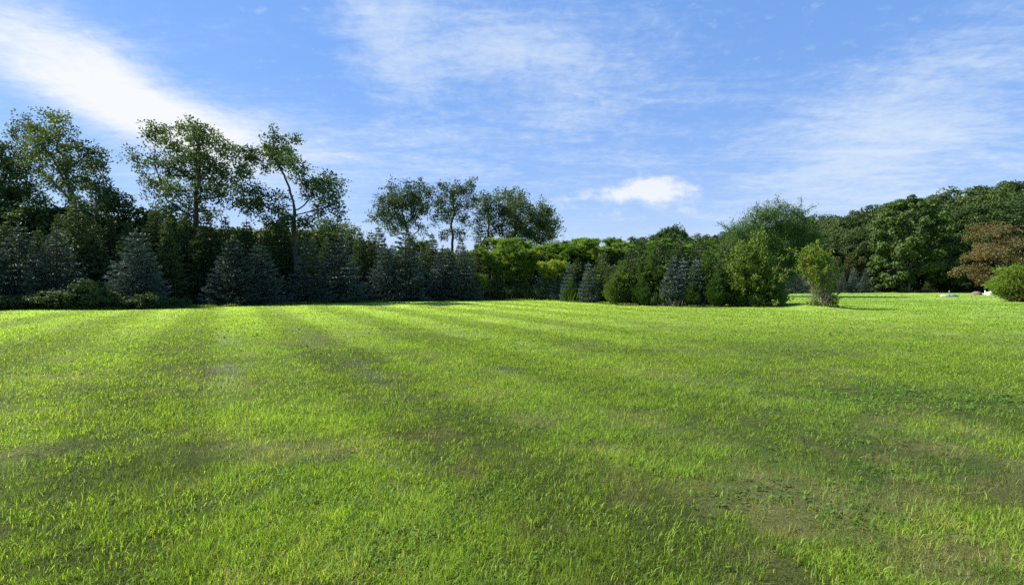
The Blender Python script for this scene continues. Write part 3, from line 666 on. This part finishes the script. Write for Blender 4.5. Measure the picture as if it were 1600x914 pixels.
yews = [('yew0', 893, 436, 46, .9, 'low spreading yew at the left corner of the middle clump'), ('yewdark', 905, 405, 50, 1.0, 'dark yew behind the low corner yew'), ('yewdark', 942, 396, 48, 1.0, 'dark yew left of the clump step forward'),
        ('yew1', 950, 392, 50, 1.0, 'green yew filling the recess of the clump'), ('yew2', 972, 408, 41.5, .95, 'bright-edged yew where the clump steps forward'), ('yewdark', 985, 390, 44, 1.0, 'tall dark yew behind the forward step'),
        ('yew0', 1003, 428, 40, .9, 'low broad yew in front of the tall yews'), ('yew1', 1016, 386, 42.5, 1.1, 'tall rounded yew left of the silvery spruce'), ('yewdark', 1032, 378, 44, 1.1, 'tallest dark yew left of the silvery spruce'),
        ('yew2', 1081, 440, 38.5, .8, 'small pale yew under the leaning spruce'), ('yew1', 1108, 392, 39.5, 1.0, 'bright narrow yew left of the biggest bush'), ('yew0', 1120, 420, 38.2, .8, 'low yew between the narrow yew and the biggest bush'),
        ('yewdark', 1068, 425, 43, .9, 'dark yew in the shade below the silvery spruce'), ('yewdark', 1135, 385, 43, 1.1, 'dark yew behind the biggest bush on its left'), ('yewdark', 1203, 420, 40, 1.0, 'dark yew at the right end of the clump')]
yews += [('yewdark', 958, 374, 52, 1.0, 'tall pointed dark yew on the skyline above the recess'), ('yewdark', 925, 376, 54, 1.0, 'pointed dark yew on the skyline left of the recess'), ('yewdark', 1000, 376, 47, .9, 'pointed yew between the two forward yews'),
         ('yewdark', 1058, 376, 46, 1.0, 'dark yew on the skyline behind the silvery spruce'), ('yewdark', 1092, 372, 46, 1.0, 'dark yew on the skyline behind the leaning spruce'), ('yewdark', 1160, 378, 42, 1.0, 'dark yew directly behind the biggest bush'), ('yewdark', 880, 380, 54, 1.0, 'pointed dark yew behind the little blue spruces')]
for k, px, ty, d, ws, lb in yews:
    if k == 'yewdark': k = 'yewdark%d' % random.randrange(2)
    p = W(px, d); hh = 3.8 if 'dark' in k else 3.4; s = hgt(d, ty)/hh
    inst('yew', k, tuple(p), lb, 'yew', G_YEW, sc=(ws*min(s, 1.15), ws*min(s, 1.15), s))
def shoots(att, n, lmin, lmax, up=.8):
    c = att.mean(0); w_ = np.linalg.norm((att-c)/np.maximum(att.std(0), .01), axis=1); idx = rng.choice(np.argsort(-w_)[:len(att)//2], n)
    lines = []; P = []; D = []
    for i in idx:
        p = att[i]; o = norm((p-c)*np.array([1, 1, .6])+np.array([0, 0, up*.5])+rng.normal(size=3)*.15); L = rng.uniform(lmin, lmax); e_ = norm(o+np.array([0, 0, up]))
        pts = np.array([p, p+o*L*.5, p+o*L*.5+e_*L*.5]); lines.append((pts, np.array([.007, .005, .003])))
        k = int(L*34)+3; u = rng.random(k); q = np.stack([np.interp(u, [0, .5, 1], pts[:, j]) for j in range(3)], 1); P.append(q+rng.normal(size=q.shape)*.025); D.append(rdir(k)+o*.6)
    return lines, np.concatenate(P), np.concatenate(D)
# biggest bush of the clump
def big_bush():
    base = W(1175, 38.6); d = 38.6; k = d/F; base[2] -= .05
    P = []; A = []
    bl = [(1185, 376, 9), (1182, 392, 13), (1160, 398, 11), (1152, 414, 12), (1175, 412, 17), (1196, 405, 12), (1142, 432, 12), (1160, 436, 18), (1188, 436, 20), (1206, 442, 12), (1142, 452, 12), (1160, 460, 20), (1190, 462, 22), (1210, 466, 13), (1148, 473, 11), (1172, 474, 14), (1196, 476, 12), (1216, 472, 6)]
    for bx, by, br in bl:
        c = W(bx, d, by)-base; r = br*k; n = int(26*(r/.5)**2)+8
        for q in range(1):
            v = rdir(n, .2)*(rng.random((n, 1))**(1/3))*r*1.15; v[:, 1] *= 1.9; v[:, 2] *= rng.uniform(.9, 1.35); P.append(c+v)
    att = np.concatenate(P); att[:, 2] = np.maximum(att[:, 2], .08)
    nodes, par = colonize((0, 0, 0), (.05, 0, .5), att[::2], step=.2, kill=.3, iters=60)
    (tv, tq), r = skeleton_mesh(nodes, par, .008, .09)
    sl, sP, sD = shoots(att, 150, .25, .75); v2, q2 = tubes(sl, 4); tq = np.concatenate([tq, q2+len(tv)]); tv = np.concatenate([tv, v2])
    root = thing('bush', tuple(base), 'biggest bush at the right end of the clump, leafy top catching sun', 'bush')
    link('stems', mesh_np('stems', tv, tq, None, M['bark'], smooth=True), root)
    att2 = np.repeat(att, 2, 0)+rng.normal(size=(len(att)*2, 3))*.12; C = np.repeat(att2, 11, 0); off = rng.normal(size=C.shape)*.075; D = norm(off+rdir(len(C), .5)*.5); C = np.concatenate([C, sP]); off = np.concatenate([off, sP*0]); D = np.concatenate([D, sD])
    v, q, t = leaves(C+off, D, .15*rng.uniform(.6, 1.3, len(C)), .09*rng.uniform(.8, 1.2, len(C)))
    link('foliage', mesh_np('foliage', v, q, None, M['bush'], tint=t), root)
big_bush()
# lone bush with a vine
def lone_bush():
    d = 34.0; base = W(1283, d); k = d/F; base[2] -= .05
    green = [(1272, 394, 9), (1288, 398, 8), (1258, 402, 9), (1274, 410, 13), (1293, 410, 8), (1262, 420, 10), (1280, 424, 14), (1298, 424, 9), (1272, 436, 11), (1292, 440, 11), (1303, 432, 4), (1280, 452, 10), (1296, 458, 8), (1288, 470, 9), (1300, 466, 7), (1272, 474, 7), (1304, 474, 4),
             (1240, 392, 4), (1234, 390, 3), (1246, 398, 5), (1228, 403, 4), (1221, 402, 3), (1216, 420, 4), (1226, 422, 4), (1238, 421, 4), (1248, 418, 5), (1221, 436, 4), (1230, 434, 3), (1250, 408, 5), (1262, 390, 4), (1281, 386, 4)]
    P = []
    for bx, by, br in green:
        c = W(bx, d, by)-base; r = br*k; n = int((22 if br > 6 else 9)*(r/.4)**2)+(6 if br > 6 else 1)
        v = rdir(n)*(rng.random((n, 1))**(1/3))*r
        if br > 6: v[:, 1] *= 2.0
        P.append(c+v)
    att = np.concatenate(P); att[:, 2] = np.maximum(att[:, 2], .1)
    nodes, par = colonize((0, 0, 0), (0, 0, .6), att, step=.16, kill=.22, iters=80, infl=3)
    (tv, tq), r = skeleton_mesh(nodes, par, .007, .07)
    sl, sP, sD = shoots(att[att[:, 0] > -.9], 90, .15, .5); v2, q2 = tubes(sl, 4); tq = np.concatenate([tq, q2+len(tv)]); tv = np.concatenate([tv, v2])
    root = thing('bush', tuple(base), 'lone ragged bush on the open lawn, vine-covered with reddish top and long left shoots', 'bush')
    link('stems', mesh_np('stems', tv, tq, None, M['dead'], smooth=True), root)
    # grey dead twigs of the host shrub
    lines = []
    for i in range(420):
        a = rng.uniform(0, 6.28); e_ = rng.uniform(.15, 1.4); L = rng.uniform(.3, .9); z0 = rng.uniform(.05, 1.9); r0 = rng.uniform(0, .45)
        s0 = np.array([math.cos(a)*r0, math.sin(a)*r0, z0]); dd = np.array([math.cos(a)*math.cos(e_), math.sin(a)*math.cos(e_), math.sin(e_)*.8])
        lines.append((np.array([s0, s0+dd*L*.5+rng.normal(size=3)*.05, s0+dd*L+rng.normal(size=3)*.08]), np.array([.009, .006, .003])))
    v_, q_ = tubes(lines, 4); link('dead_twigs', mesh_np('dead_twigs', v_, q_, None, M['dead']), root)
    C = np.repeat(att, 17, 0); C = C[(C[:, 0] > -1.0) | (rng.random(len(C)) < .55)]; off = rng.normal(size=C.shape)*.08; D = norm(off+rdir(len(C), -.2)*.5); C = np.concatenate([C, sP]); off = np.concatenate([off, sP*0]); D = np.concatenate([D, sD])
    v, q, t = leaves(C+off, D, .11*rng.uniform(.6, 1.35, len(C)), .075*rng.uniform(.8, 1.2, len(C)))
    link('foliage', mesh_np('foliage', v, q, None, M['vine'], tint=t), root)
lone_bush()

# ------------------------------------------------------------------ feathery tree behind the clump
def feathery():
    d = 62.0; base = W(1205, d); k = d/F; base[2] -= .1
    bl = [(1215, 330, 12), (1190, 335, 12), (1240, 335, 11), (1170, 350, 14), (1200, 350, 18), (1230, 352, 17), (1252, 352, 12), (1150, 365, 12), (1175, 372, 18), (1210, 375, 20), (1245, 372, 17), (1268, 372, 9), (1138, 382, 11), (1160, 392, 18), (1195, 398, 20), (1235, 395, 20), (1265, 392, 13), (1145, 405, 15), (1250, 412, 15), (1220, 418, 18)]
    P = []
    for bx, by, br in bl:
        c = W(bx, d, by)-base; r = br*k; n = int(15*(r/.9)**2)+3
        v = rdir(n)*(rng.random((n, 1))**(1/3))*r*1.1; v[:, 1] *= 2.2; P.append(c+v)
    spr = np.array([W(x, d, y)-base for x, y in ((1215, 306), (1222, 311), (1203, 312), (1234, 311), (1244, 312), (1257, 309), (1251, 318), (1192, 312), (1180, 314), (1172, 324), (1186, 320), (1268, 326), (1122, 350), (1132, 347), (1146, 339), (1228, 308), (1210, 316), (1238, 318), (1160, 332), (1275, 338), (1196, 320), (1220, 320), (1168, 334), (1260, 322))])
    spr[:, 1] += rng.normal(size=len(spr))*1.0
    att = np.concatenate(P+[spr])
    nodes, par = colonize((0, 0, 0), (0, 0, 2.5), att, step=.35, kill=.45, iters=120)
    (tv, tq), r = skeleton_mesh(nodes, par, .03, .28)
    root = thing('broadleaf_tree', tuple(base), 'wide feathery light-green tree with bare sprigs sticking out of its top', 'tree')
    link('trunk', mesh_np('trunk', tv, tq, None, M['bark'], smooth=True), root)
    C = np.repeat(np.concatenate(P), 95, 0); off = rng.normal(size=C.shape)*np.array([.34, .34, .34]); D = norm(rdir(len(C), -.9))
    C2 = np.repeat(nodes[r < .035], 14, 0); off2 = rng.normal(size=C2.shape)*.14
    PP = np.concatenate([C+off, C2+off2]); DD = np.concatenate([D, rdir(len(C2))])
    v, q, t = leaves(PP, DD,   .18*rng.uniform(.6, 1.4, len(PP)), .07*rng.uniform(.8, 1.3, len(PP)))
    link('crown', mesh_np('crown', v, q, None, M['feather'], tint=t), root)
feathery()

# ------------------------------------------------------------------ forest on the right
for i in range(5): PROTO['for%d' % i] = dense_tree(15, 5.0+.4*i, .5, 190, 105, .34, 'forest', cr=.20, squash=.65)
G_FOR = 'closed forest behind the right side of the lawn'
sky_x = [960, 985, 1010, 1045, 1080, 1110, 1150, 1200, 1270, 1300, 1335, 1370, 1400, 1430, 1455, 1490, 1520, 1545, 1575, 1600, 1700]
sky_y = [388, 380, 378, 366, 374, 372, 362, 352, 341, 336, 327, 326, 318, 316, 306, 299, 294, 291, 286, 285, 280]
forest = []
for px in (1262, 1292, 1322, 1350, 1385, 1440, 1478, 1510, 1545, 1580, 1625, 1680): forest.append((px, random.uniform(93, 97), 30))
for px in (1200, 1238, 1276, 1308, 1340, 1372, 1405, 1436, 1468, 1500, 1532, 1566, 1600, 1645, 1700): forest.append((px, random.uniform(103, 108), 12))
for px in (1010, 1040, 1072, 1100, 1128, 1160, 1196, 1232, 1268, 1300, 1334, 1368, 1400, 1432, 1464, 1496, 1528, 1560, 1592, 1630, 1680): forest.append((px, random.uniform(116, 122), 0))
rank = {30: [], 12: [], 0: []}
for px, d, dy in forest: rank[dy].append((px, d, dy))
rn = {30: 'front', 12: 'middle', 0: 'back'}
for dy, lst in rank.items():
    for i, (px, d, _) in enumerate(lst):
        p = W(px, d); ty = float(np.interp(px, sky_x, sky_y))+dy+random.uniform(-3, 5)
        s = hgt(d, ty)/14.4; ws = max(s, .62)*random.uniform(.9, 1.1)
        inst('broadleaf_tree', 'for%d' % random.randrange(5), tuple(p), 'leafy forest tree in the %s rank at right, %s from the left in that rank' % (rn[dy], ORD[i]), 'tree', G_FOR, sc=(ws, ws, s))
# far bluish wood glimpsed over the bamboo
G_FAR = 'far trees beyond the bamboo'
for i, (px, ty, d) in enumerate([(955, 392, 170), (975, 386, 190), (992, 379, 200), (1010, 379, 205), (1030, 382, 190), (1062, 372, 160), (1085, 375, 165), (1108, 376, 160), (900, 394, 180), (925, 392, 180), (1130, 372, 170)]):
    p = W(px, d); s = hgt(d, ty-6)/14.2
    inst('broadleaf_tree', 'for%d' % (i % 5), tuple(p), 'far greyish tree on the skyline right of the bamboo, %s from the left' % ORD[i], 'tree', G_FAR, sc=(s*.9, s*.9, s))
oak('broadleaf_tree', 1052, 95, [(1040, 367, 7), (1052, 361, 7), (1062, 368, 8), (1030, 371, 6), (1047, 375, 10), (1064, 380, 9), (1035, 383, 8), (1050, 388, 10), (1022, 372, 3)],
    'dark tree with a small pointed open top above the bamboo', None, dens=1.3, leafsize=.32, spread=.4)
# big maple and its neighbours
def big_maple():
    d = 86.0; base = W(1412, d)
    root = inst_maple = thing('broadleaf_tree', tuple(base), 'big round maple in front of the forest, its left side sunlit, two pale trunks', 'tree')
    bl = [(1411, 320, 12), (1395, 330, 14), (1425, 330, 15), (1380, 345, 14), (1405, 348, 20), (1435, 350, 18), (1455, 358, 15), (1372, 366, 13), (1392, 372, 20), (1425, 378, 24), (1460, 378, 20), (1482, 385, 14), (1366, 388, 12), (1385, 398, 18), (1415, 405, 22), (1450, 408, 22), (1485, 408, 20), (1508, 400, 10),
          (1365, 412, 10), (1378, 424, 15), (1405, 430, 12), (1480, 430, 18), (1505, 425, 14), (1370, 440, 11), (1455, 430, 14), (1390, 445, 8)]
    k = d/F; parts = []; lines = []
    for bx, by, br in bl:
        c0 = W(bx, d, by)-base; r = br*k
        for q in range(10):
            c = c0+rdir(1)[0]*np.array([r*.8, r*1.4, r*.7])+np.array([0, rng.uniform(-4.4, .5)*(1-abs(bx-1425)/110), 0]); cr = r*rng.uniform(.38, .62); n = 120
            o = rdir(n, .3); P = c+o*(cr*(.6+.45*rng.random(n)))[:, None]*np.array([1, 1, .7]); N = norm(o+rdir(n)*.6); D = norm(np.cross(N, rdir(n))+[0, 0, -.25])
            parts.append(leaves(P, D, .36*rng.uniform(.6, 1.3, n), .27, N, .08, np.clip(rng.random()*.5+rng.random(n)*.5, 0, 1)))
        lines.append((np.array([[0, 0, 2.2], (c0+[0, 0, 2.2])/2+[0, 0, .6], c0]), np.array([.16, .1, .03])))
    lines.append((np.array([[-.5, 0, -.2], [-.4, 0, 2], [-.2, 0, 6], [0, 0, 9]]), np.array([.22, .19, .14, .05])))
    lines.append((np.array([[.35, -.3, -.2], [.6, -.4, 1.2], [.95, -.3, 3.2], [1.2, 0, 6]]), np.array([.22, .19, .15, .05])))
    v, q, t = join(parts); tv, tq = tubes(lines, 7)
    link('trunk', mesh_np('trunk', tv, tq, None, M['pale_bark'], smooth=True), root); link('crown', mesh_np('crown', v, q, None, M['maple'], tint=t), root)
big_maple()
def bronze_maple():
    d = 74.0; base = W(1568, d); k = d/F
    root = thing('japanese_maple', tuple(base), 'bronze-red maple with flat leaf tiers at the right edge', 'tree')
    bl = [(1560, 357, 22, 6), (1590, 362, 22, 6), (1545, 368, 20, 6), (1575, 376, 26, 7), (1605, 378, 20, 7), (1535, 384, 18, 6), (1560, 390, 22, 6), (1592, 394, 24, 7), (1525, 395, 18, 5), (1548, 404, 24, 6), (1580, 408, 24, 7), (1518, 416, 20, 5), (1540, 422, 20, 6), (1565, 425, 20, 6), (1612, 410, 20, 8), (1530, 434, 14, 5), (1625, 395, 20, 8), (1555, 438, 14, 6)]
    parts = []; lines = [(np.array([[0, 0, -.2], [-.1, 0, 1.2], [.1, 0, 3], [0, 0, 6]]), np.array([.16, .13, .1, .04]))]
    for bx, by, rx_, rz_ in bl:
        bx += rng.uniform(-5, 5); by += rng.uniform(-5, 5); tl = rng.normal(size=2)*.22; c = W(bx, d, by)-base; c[1] += rng.uniform(-1.8, 1.5); n = 520
        a = rng.random(n)*6.283; rr = np.sqrt(rng.random(n)); P = c+np.stack([np.cos(a)*rr*rx_*k*1.1, np.sin(a)*rr*rx_*k*1.3, (rng.random(n)-.5)*rz_*k*1.9-rr**2*rz_*k*.7+rr*rx_*k*(np.cos(a)*tl[0]+np.sin(a)*tl[1])+.18*np.sin(a*5+bx)], 1)
        D = np.stack([np.cos(a), np.sin(a), -.4+0*a], 1)+rng.normal(size=(n, 3))*.5
        parts.append(leaves(P, D, .24*rng.uniform(.6, 1.3, n), .15, rdir(n, 1.5), .05)); lines.append((np.array([[0, 0, 1.6], (c+[0, 0, 1.8])/2+[0, 0, .2], c]), np.array([.08, .05, .015])))
    v, q, t = join(parts); tv, tq = tubes(lines, 6)
    link('trunk', mesh_np('trunk', tv, tq, None, M['bark'], smooth=True), root); link('crown', mesh_np('crown', v, q, None, M['redmaple'], tint=t), root)
bronze_maple()
# conifers in front of the forest
G_RS = 'small conifers at the foot of the right forest'
PROTO['olive'] = conifer(4.2, 1.3, 24, 11, 24, 'olive', droop=.1, tipup=.4, tw=.34, tww=.07, jitter=.3)
for i, (px, ty, d, k, lb) in enumerate([(1240, 408, 80, 'blue0', 'blue spruce half hidden behind the lone bush'), (1262, 415, 82, 'blue1', 'blue spruce showing just right behind the lone bush'), (1316, 425, 84, 'blue2', 'small blue spruce right of the lone bush, left one of a pair'),
                             (1334, 418, 84, 'blue0', 'small blue spruce right of the lone bush, right one of a pair'), (1352, 420, 85, 'blue1', 'small dim spruce beside the big maple'), (1308, 402, 88, 'olive', 'olive-brown pointed conifer behind the pair of blue spruces'), (1329, 396, 89, 'olive', 'tallest olive-brown conifer right of the lone bush'),
                             (1348, 402, 89, 'olive', 'olive-brown conifer next to the big maple'), (1290, 410, 86, 'olive', 'olive-brown conifer showing right behind the lone bush'), (1225, 415, 78, 'blue2', 'blue spruce left behind the lone bush')]):
    p = W(px, d); s = hgt(d, ty)/(4.2 if k == 'olive' else 4.6)
    inst('blue_spruce' if k != 'olive' else 'conifer', k, tuple(p), lb, 'spruce' if k != 'olive' else 'conifer', G_RS, sc=(s*.85, s*.85, s))
for i in range(1): PROTO['fdark'] = conifer(5, 2.1, 26, 13, 30, 'dark', droop=.2, tipup=.2, tw=.4, tww=.09)
for px, ty, d, lb in ((1462, 425, 87, 'broad dark hemlock in the shade right of the big maple trunks'), (1495, 430, 88, 'dark hemlock further right behind the grey boulders'), (1530, 428, 84, 'dark hemlock behind the brown boulder'), (1272, 422, 88, 'dark hemlock low behind the lone bush')):
    p = W(px, d); s = hgt(d, ty)/5; inst('hemlock', 'fdark', tuple(p), lb, 'conifer', G_RS, sc=(s*1.1, s*1.1, s))
for i in range(2): PROTO['edge%d' % i] = dense_tree(1.6, 1.3, -.1, 50, 40, .2, 'shrub', cr=.28, rb=.02, trunks=3, crown='foliage', stem='stems')
G_ED = 'undergrowth bushes along the right forest edge'
for i, px in enumerate(list(range(1232, 1392, 14))+list(range(1398, 1660, 14))):
    d = (91 if 1390 < px < 1450 else 87)+random.uniform(-.6, 1.8); p = W(px, d); s = random.uniform(.6, 1.3)
    inst('shrub', 'edge%d' % (i % 2), tuple(p), 'low dark bush at the right forest edge, %s counted from the lone bush' % ORD[i], 'shrub', G_ED, sc=s)
def weeds(px, d, n, hh, spread, label, mat='tan', name='weed_clump'):
    base = W(px, d); x = rng.normal(size=n)*spread; y = rng.normal(size=n)*.25
    P = np.stack([x, y, gh(x+base[0], y+base[1])-base[2]], 1); D = rdir(n)*.35+[0, 0, 1]
    v, q, t = leaves(P, D, hh*rng.uniform(.5, 1.2, n), .07, rdir(n), .03)
    o = link(name, mesh_np(name, v, q, None, M[mat], tint=t)); o.location = tuple(base); o['label'] = label; o['category'] = 'weeds'
weeds(1400, 85.5, 500, .30, 1.2, 'dry tan weeds at the foot of the big maple, left patch'); weeds(1447, 85.5, 600, .45, 1.1, 'dry tan weeds right of the big maple trunks')
weeds(1040, 39.5, 420, 1.0, .5, 'tall thin green weeds in front of the silvery shelved spruce', 'yew'); weeds(905, 45.6, 160, .8, .35, 'tall green weeds beside the low corner yew', 'yew')
weeds(1068, 38.8, 200, .45, .5, 'short dry weeds at the edge of the middle clump')

# fir pair at the right edge
PROTO['fir'] = conifer(2.6, 1.75, 22, 15, 46, 'fir', droop=.05, tipup=.2, up=.25, tw=.28, tww=.055, taper=.55, jitter=.22, lump=.15, low=.02)
PROTO['firolive'] = conifer(2.7, 2.1, 22, 15, 50, 'olive', droop=.15, tipup=.1, up=.15, tw=.28, tww=.05, taper=.5, jitter=.18, low=.02)
p = W(1592, 48.8); s = hgt(48.8, 413)/2.6; inst('fir', 'fir', tuple(p), 'bright green low fir at the right edge of the lawn', 'fir', sc=(s*.86, s*.86, s*.95))
p = W(1622, 47.6); s = hgt(47.6, 410)/2.7; inst('juniper', 'firolive', tuple(p), 'olive spreading juniper cut off by the right edge of the picture', 'juniper', sc=(s*.85, s*.85, s*.95))

# ------------------------------------------------------------------ boulders, posts
def stone_mat(name, c1, c2):
    m, t = mat_new(name); co = t.new('ShaderNodeTexCoord'); nz = t.noise(co.outputs['Object'], 5, 7, .65)
    p = t.new('ShaderNodeBsdfPrincipled'); t.put(p.inputs['Base Color'], t.mix(t.rng(nz, .35, .65), c1+(1,), c2+(1,))); p.inputs['Roughness'].default_value = .9
    b = t.new('ShaderNodeBump'); b.inputs['Distance'].default_value = .04; t.put(b.inputs['Height'], nz); t.l.new(b.outputs[0], p.inputs['Normal'])
    finish(t, p.outputs[0]); return m
import bmesh
def boulder(name, px, d, size, c1, c2, label, cat='boulder', rz=0.0, seed=0, group=None):
    bm = bmesh.new(); bmesh.ops.create_icosphere(bm, subdivisions=4, radius=1)
    for v in bm.verts:
        c = v.co; n = 1+.16*math.sin(c.x*2.3+seed)*math.cos(c.y*3.1+seed*2)+.08*math.sin(c.z*5+c.x*4+seed)+.04*math.sin(c.y*11+c.z*9)
        v.co = Vector((c.x*size[0]*n, c.y*size[1]*n, max(c.z*size[2]*n, -.25*size[2])))
    me = bpy.data.meshes.new(name); bm.to_mesh(me); bm.free()
    for pl in me.polygons: pl.use_smooth = True
    me.materials.append(stone_mat(name+' stone', c1, c2)); o = link(name, me, label=label, category=cat)
    if group: o['group'] = group
    o.location = tuple(W(px, d)); o.rotation_euler = (0, 0, rz)
boulder('boulder', 1477.5, 62, (.50, .36, .26), (.20, .20, .19), (.38, .37, .35), 'low grey boulder left of the grey post', seed=1)
boulder('boulder', 1490, 62.2, (.52, .34, .27), (.10, .11, .10), (.20, .20, .19), 'mossy grey boulder right of the grey post', seed=4)
boulder('boulder', 1525.5, 71, (.56, .45, .44), (.11, .075, .06), (.20, .14, .11), 'round brown boulder beside the white stones', seed=2)
boulder('stone', 1535.5, 71, (.34, .3, .20), (.6, .6, .58), (.75, .75, .74), 'small white stone next to the brown boulder', 'stone', seed=5)
boulder('stone', 1545.5, 71, (.42, .35, .42), (.62, .62, .62), (.78, .78, .78), 'larger white stone behind the white post', 'stone', seed=7)
def post(name, px, d, h, r, col, label):
    bm = bmesh.new()
    bmesh.ops.create_cone(bm, cap_ends=True, segments=12, radius1=r, radius2=r*.92, depth=h, matrix=__import__('mathutils').Matrix.Translation((0, 0, h/2-.05)))
    bmesh.ops.create_cone(bm, cap_ends=True, segments=12, radius1=r*1.25, radius2=r*.7, depth=.05, matrix=__import__('mathutils').Matrix.Translation((0, 0, h-.03)))
    me = bpy.data.meshes.new(name); bm.to_mesh(me); bm.free(); me.materials.append(stone_mat(name+' paint', col, tuple(c*1.15 for c in col)))
    o = link(name, me, label=label, category='post'); o.location = tuple(W(px, d))
post('post', 1483.3, 61.8, .68, .05, (.22, .22, .23), 'thin grey post between the two grey boulders')
post('post', 1539.3, 70.6, .58, .07, (.6, .6, .6), 'short white post in front of the white stones')

# ------------------------------------------------------------------ house roof behind the bamboo
def house():
    d = 92.0; c = W(872, d, 373); root = thing('house', (c[0], d+6, 0), 'house with blue-grey hipped roof glimpsed behind the bamboo', 'house')
    hw, hd, hz, top = 3.4, 3.4, c[2]-3.4, c[2]+.2
    V = np.array([(-hw, -hd, -.3), (hw, -hd, -.3), (hw, hd, -.3), (-hw, hd, -.3), (-hw, -hd, hz), (hw, -hd, hz), (hw, hd, hz), (-hw, hd, hz)], float)
    m = stone_mat('grey clapboard', (.25, .26, .27), (.30, .31, .32)); r = stone_mat('slate shingles', (.060, .070, .090), (.09, .105, .13))
    link('wall', mesh_np('wall', V, [(0, 1, 5, 4), (1, 2, 6, 5), (2, 3, 7, 6), (3, 0, 4, 7)], None, m), root)
    e = hw+.5
    V = np.array([(-e, -e, hz-.15), (e, -e, hz-.15), (e, e, hz-.15), (-e, e, hz-.15), (-.6, 0, top), (.6, 0, top), (-e, -e, hz-.32), (e, -e, hz-.32), (e, e, hz-.32), (-e, e, hz-.32)], float)
    Q = [(0, 1, 5, 4), (2, 3, 4, 5), (1, 0, 6, 7), (2, 1, 7, 8), (3, 2, 8, 9), (0, 3, 9, 6), (6, 9, 8, 7)]
    link('roof', mesh_np('roof', V, Q, [(1, 2, 5), (3, 0, 4)], r), root)
house()
# overhead wire through the forest edge
me_v, me_q = tubes([(np.array([W(1290, 91, 391), W(1330, 91, 384.5), W(1361, 91, 378), W(1400, 91, 368)]), np.array([.02]*4))], 5)
o = link('cable', mesh_np('cable', me_v, me_q, None, M['dead'])); o['label'] = 'thin overhead cable crossing in front of the dark forest'; o['category'] = 'cable'
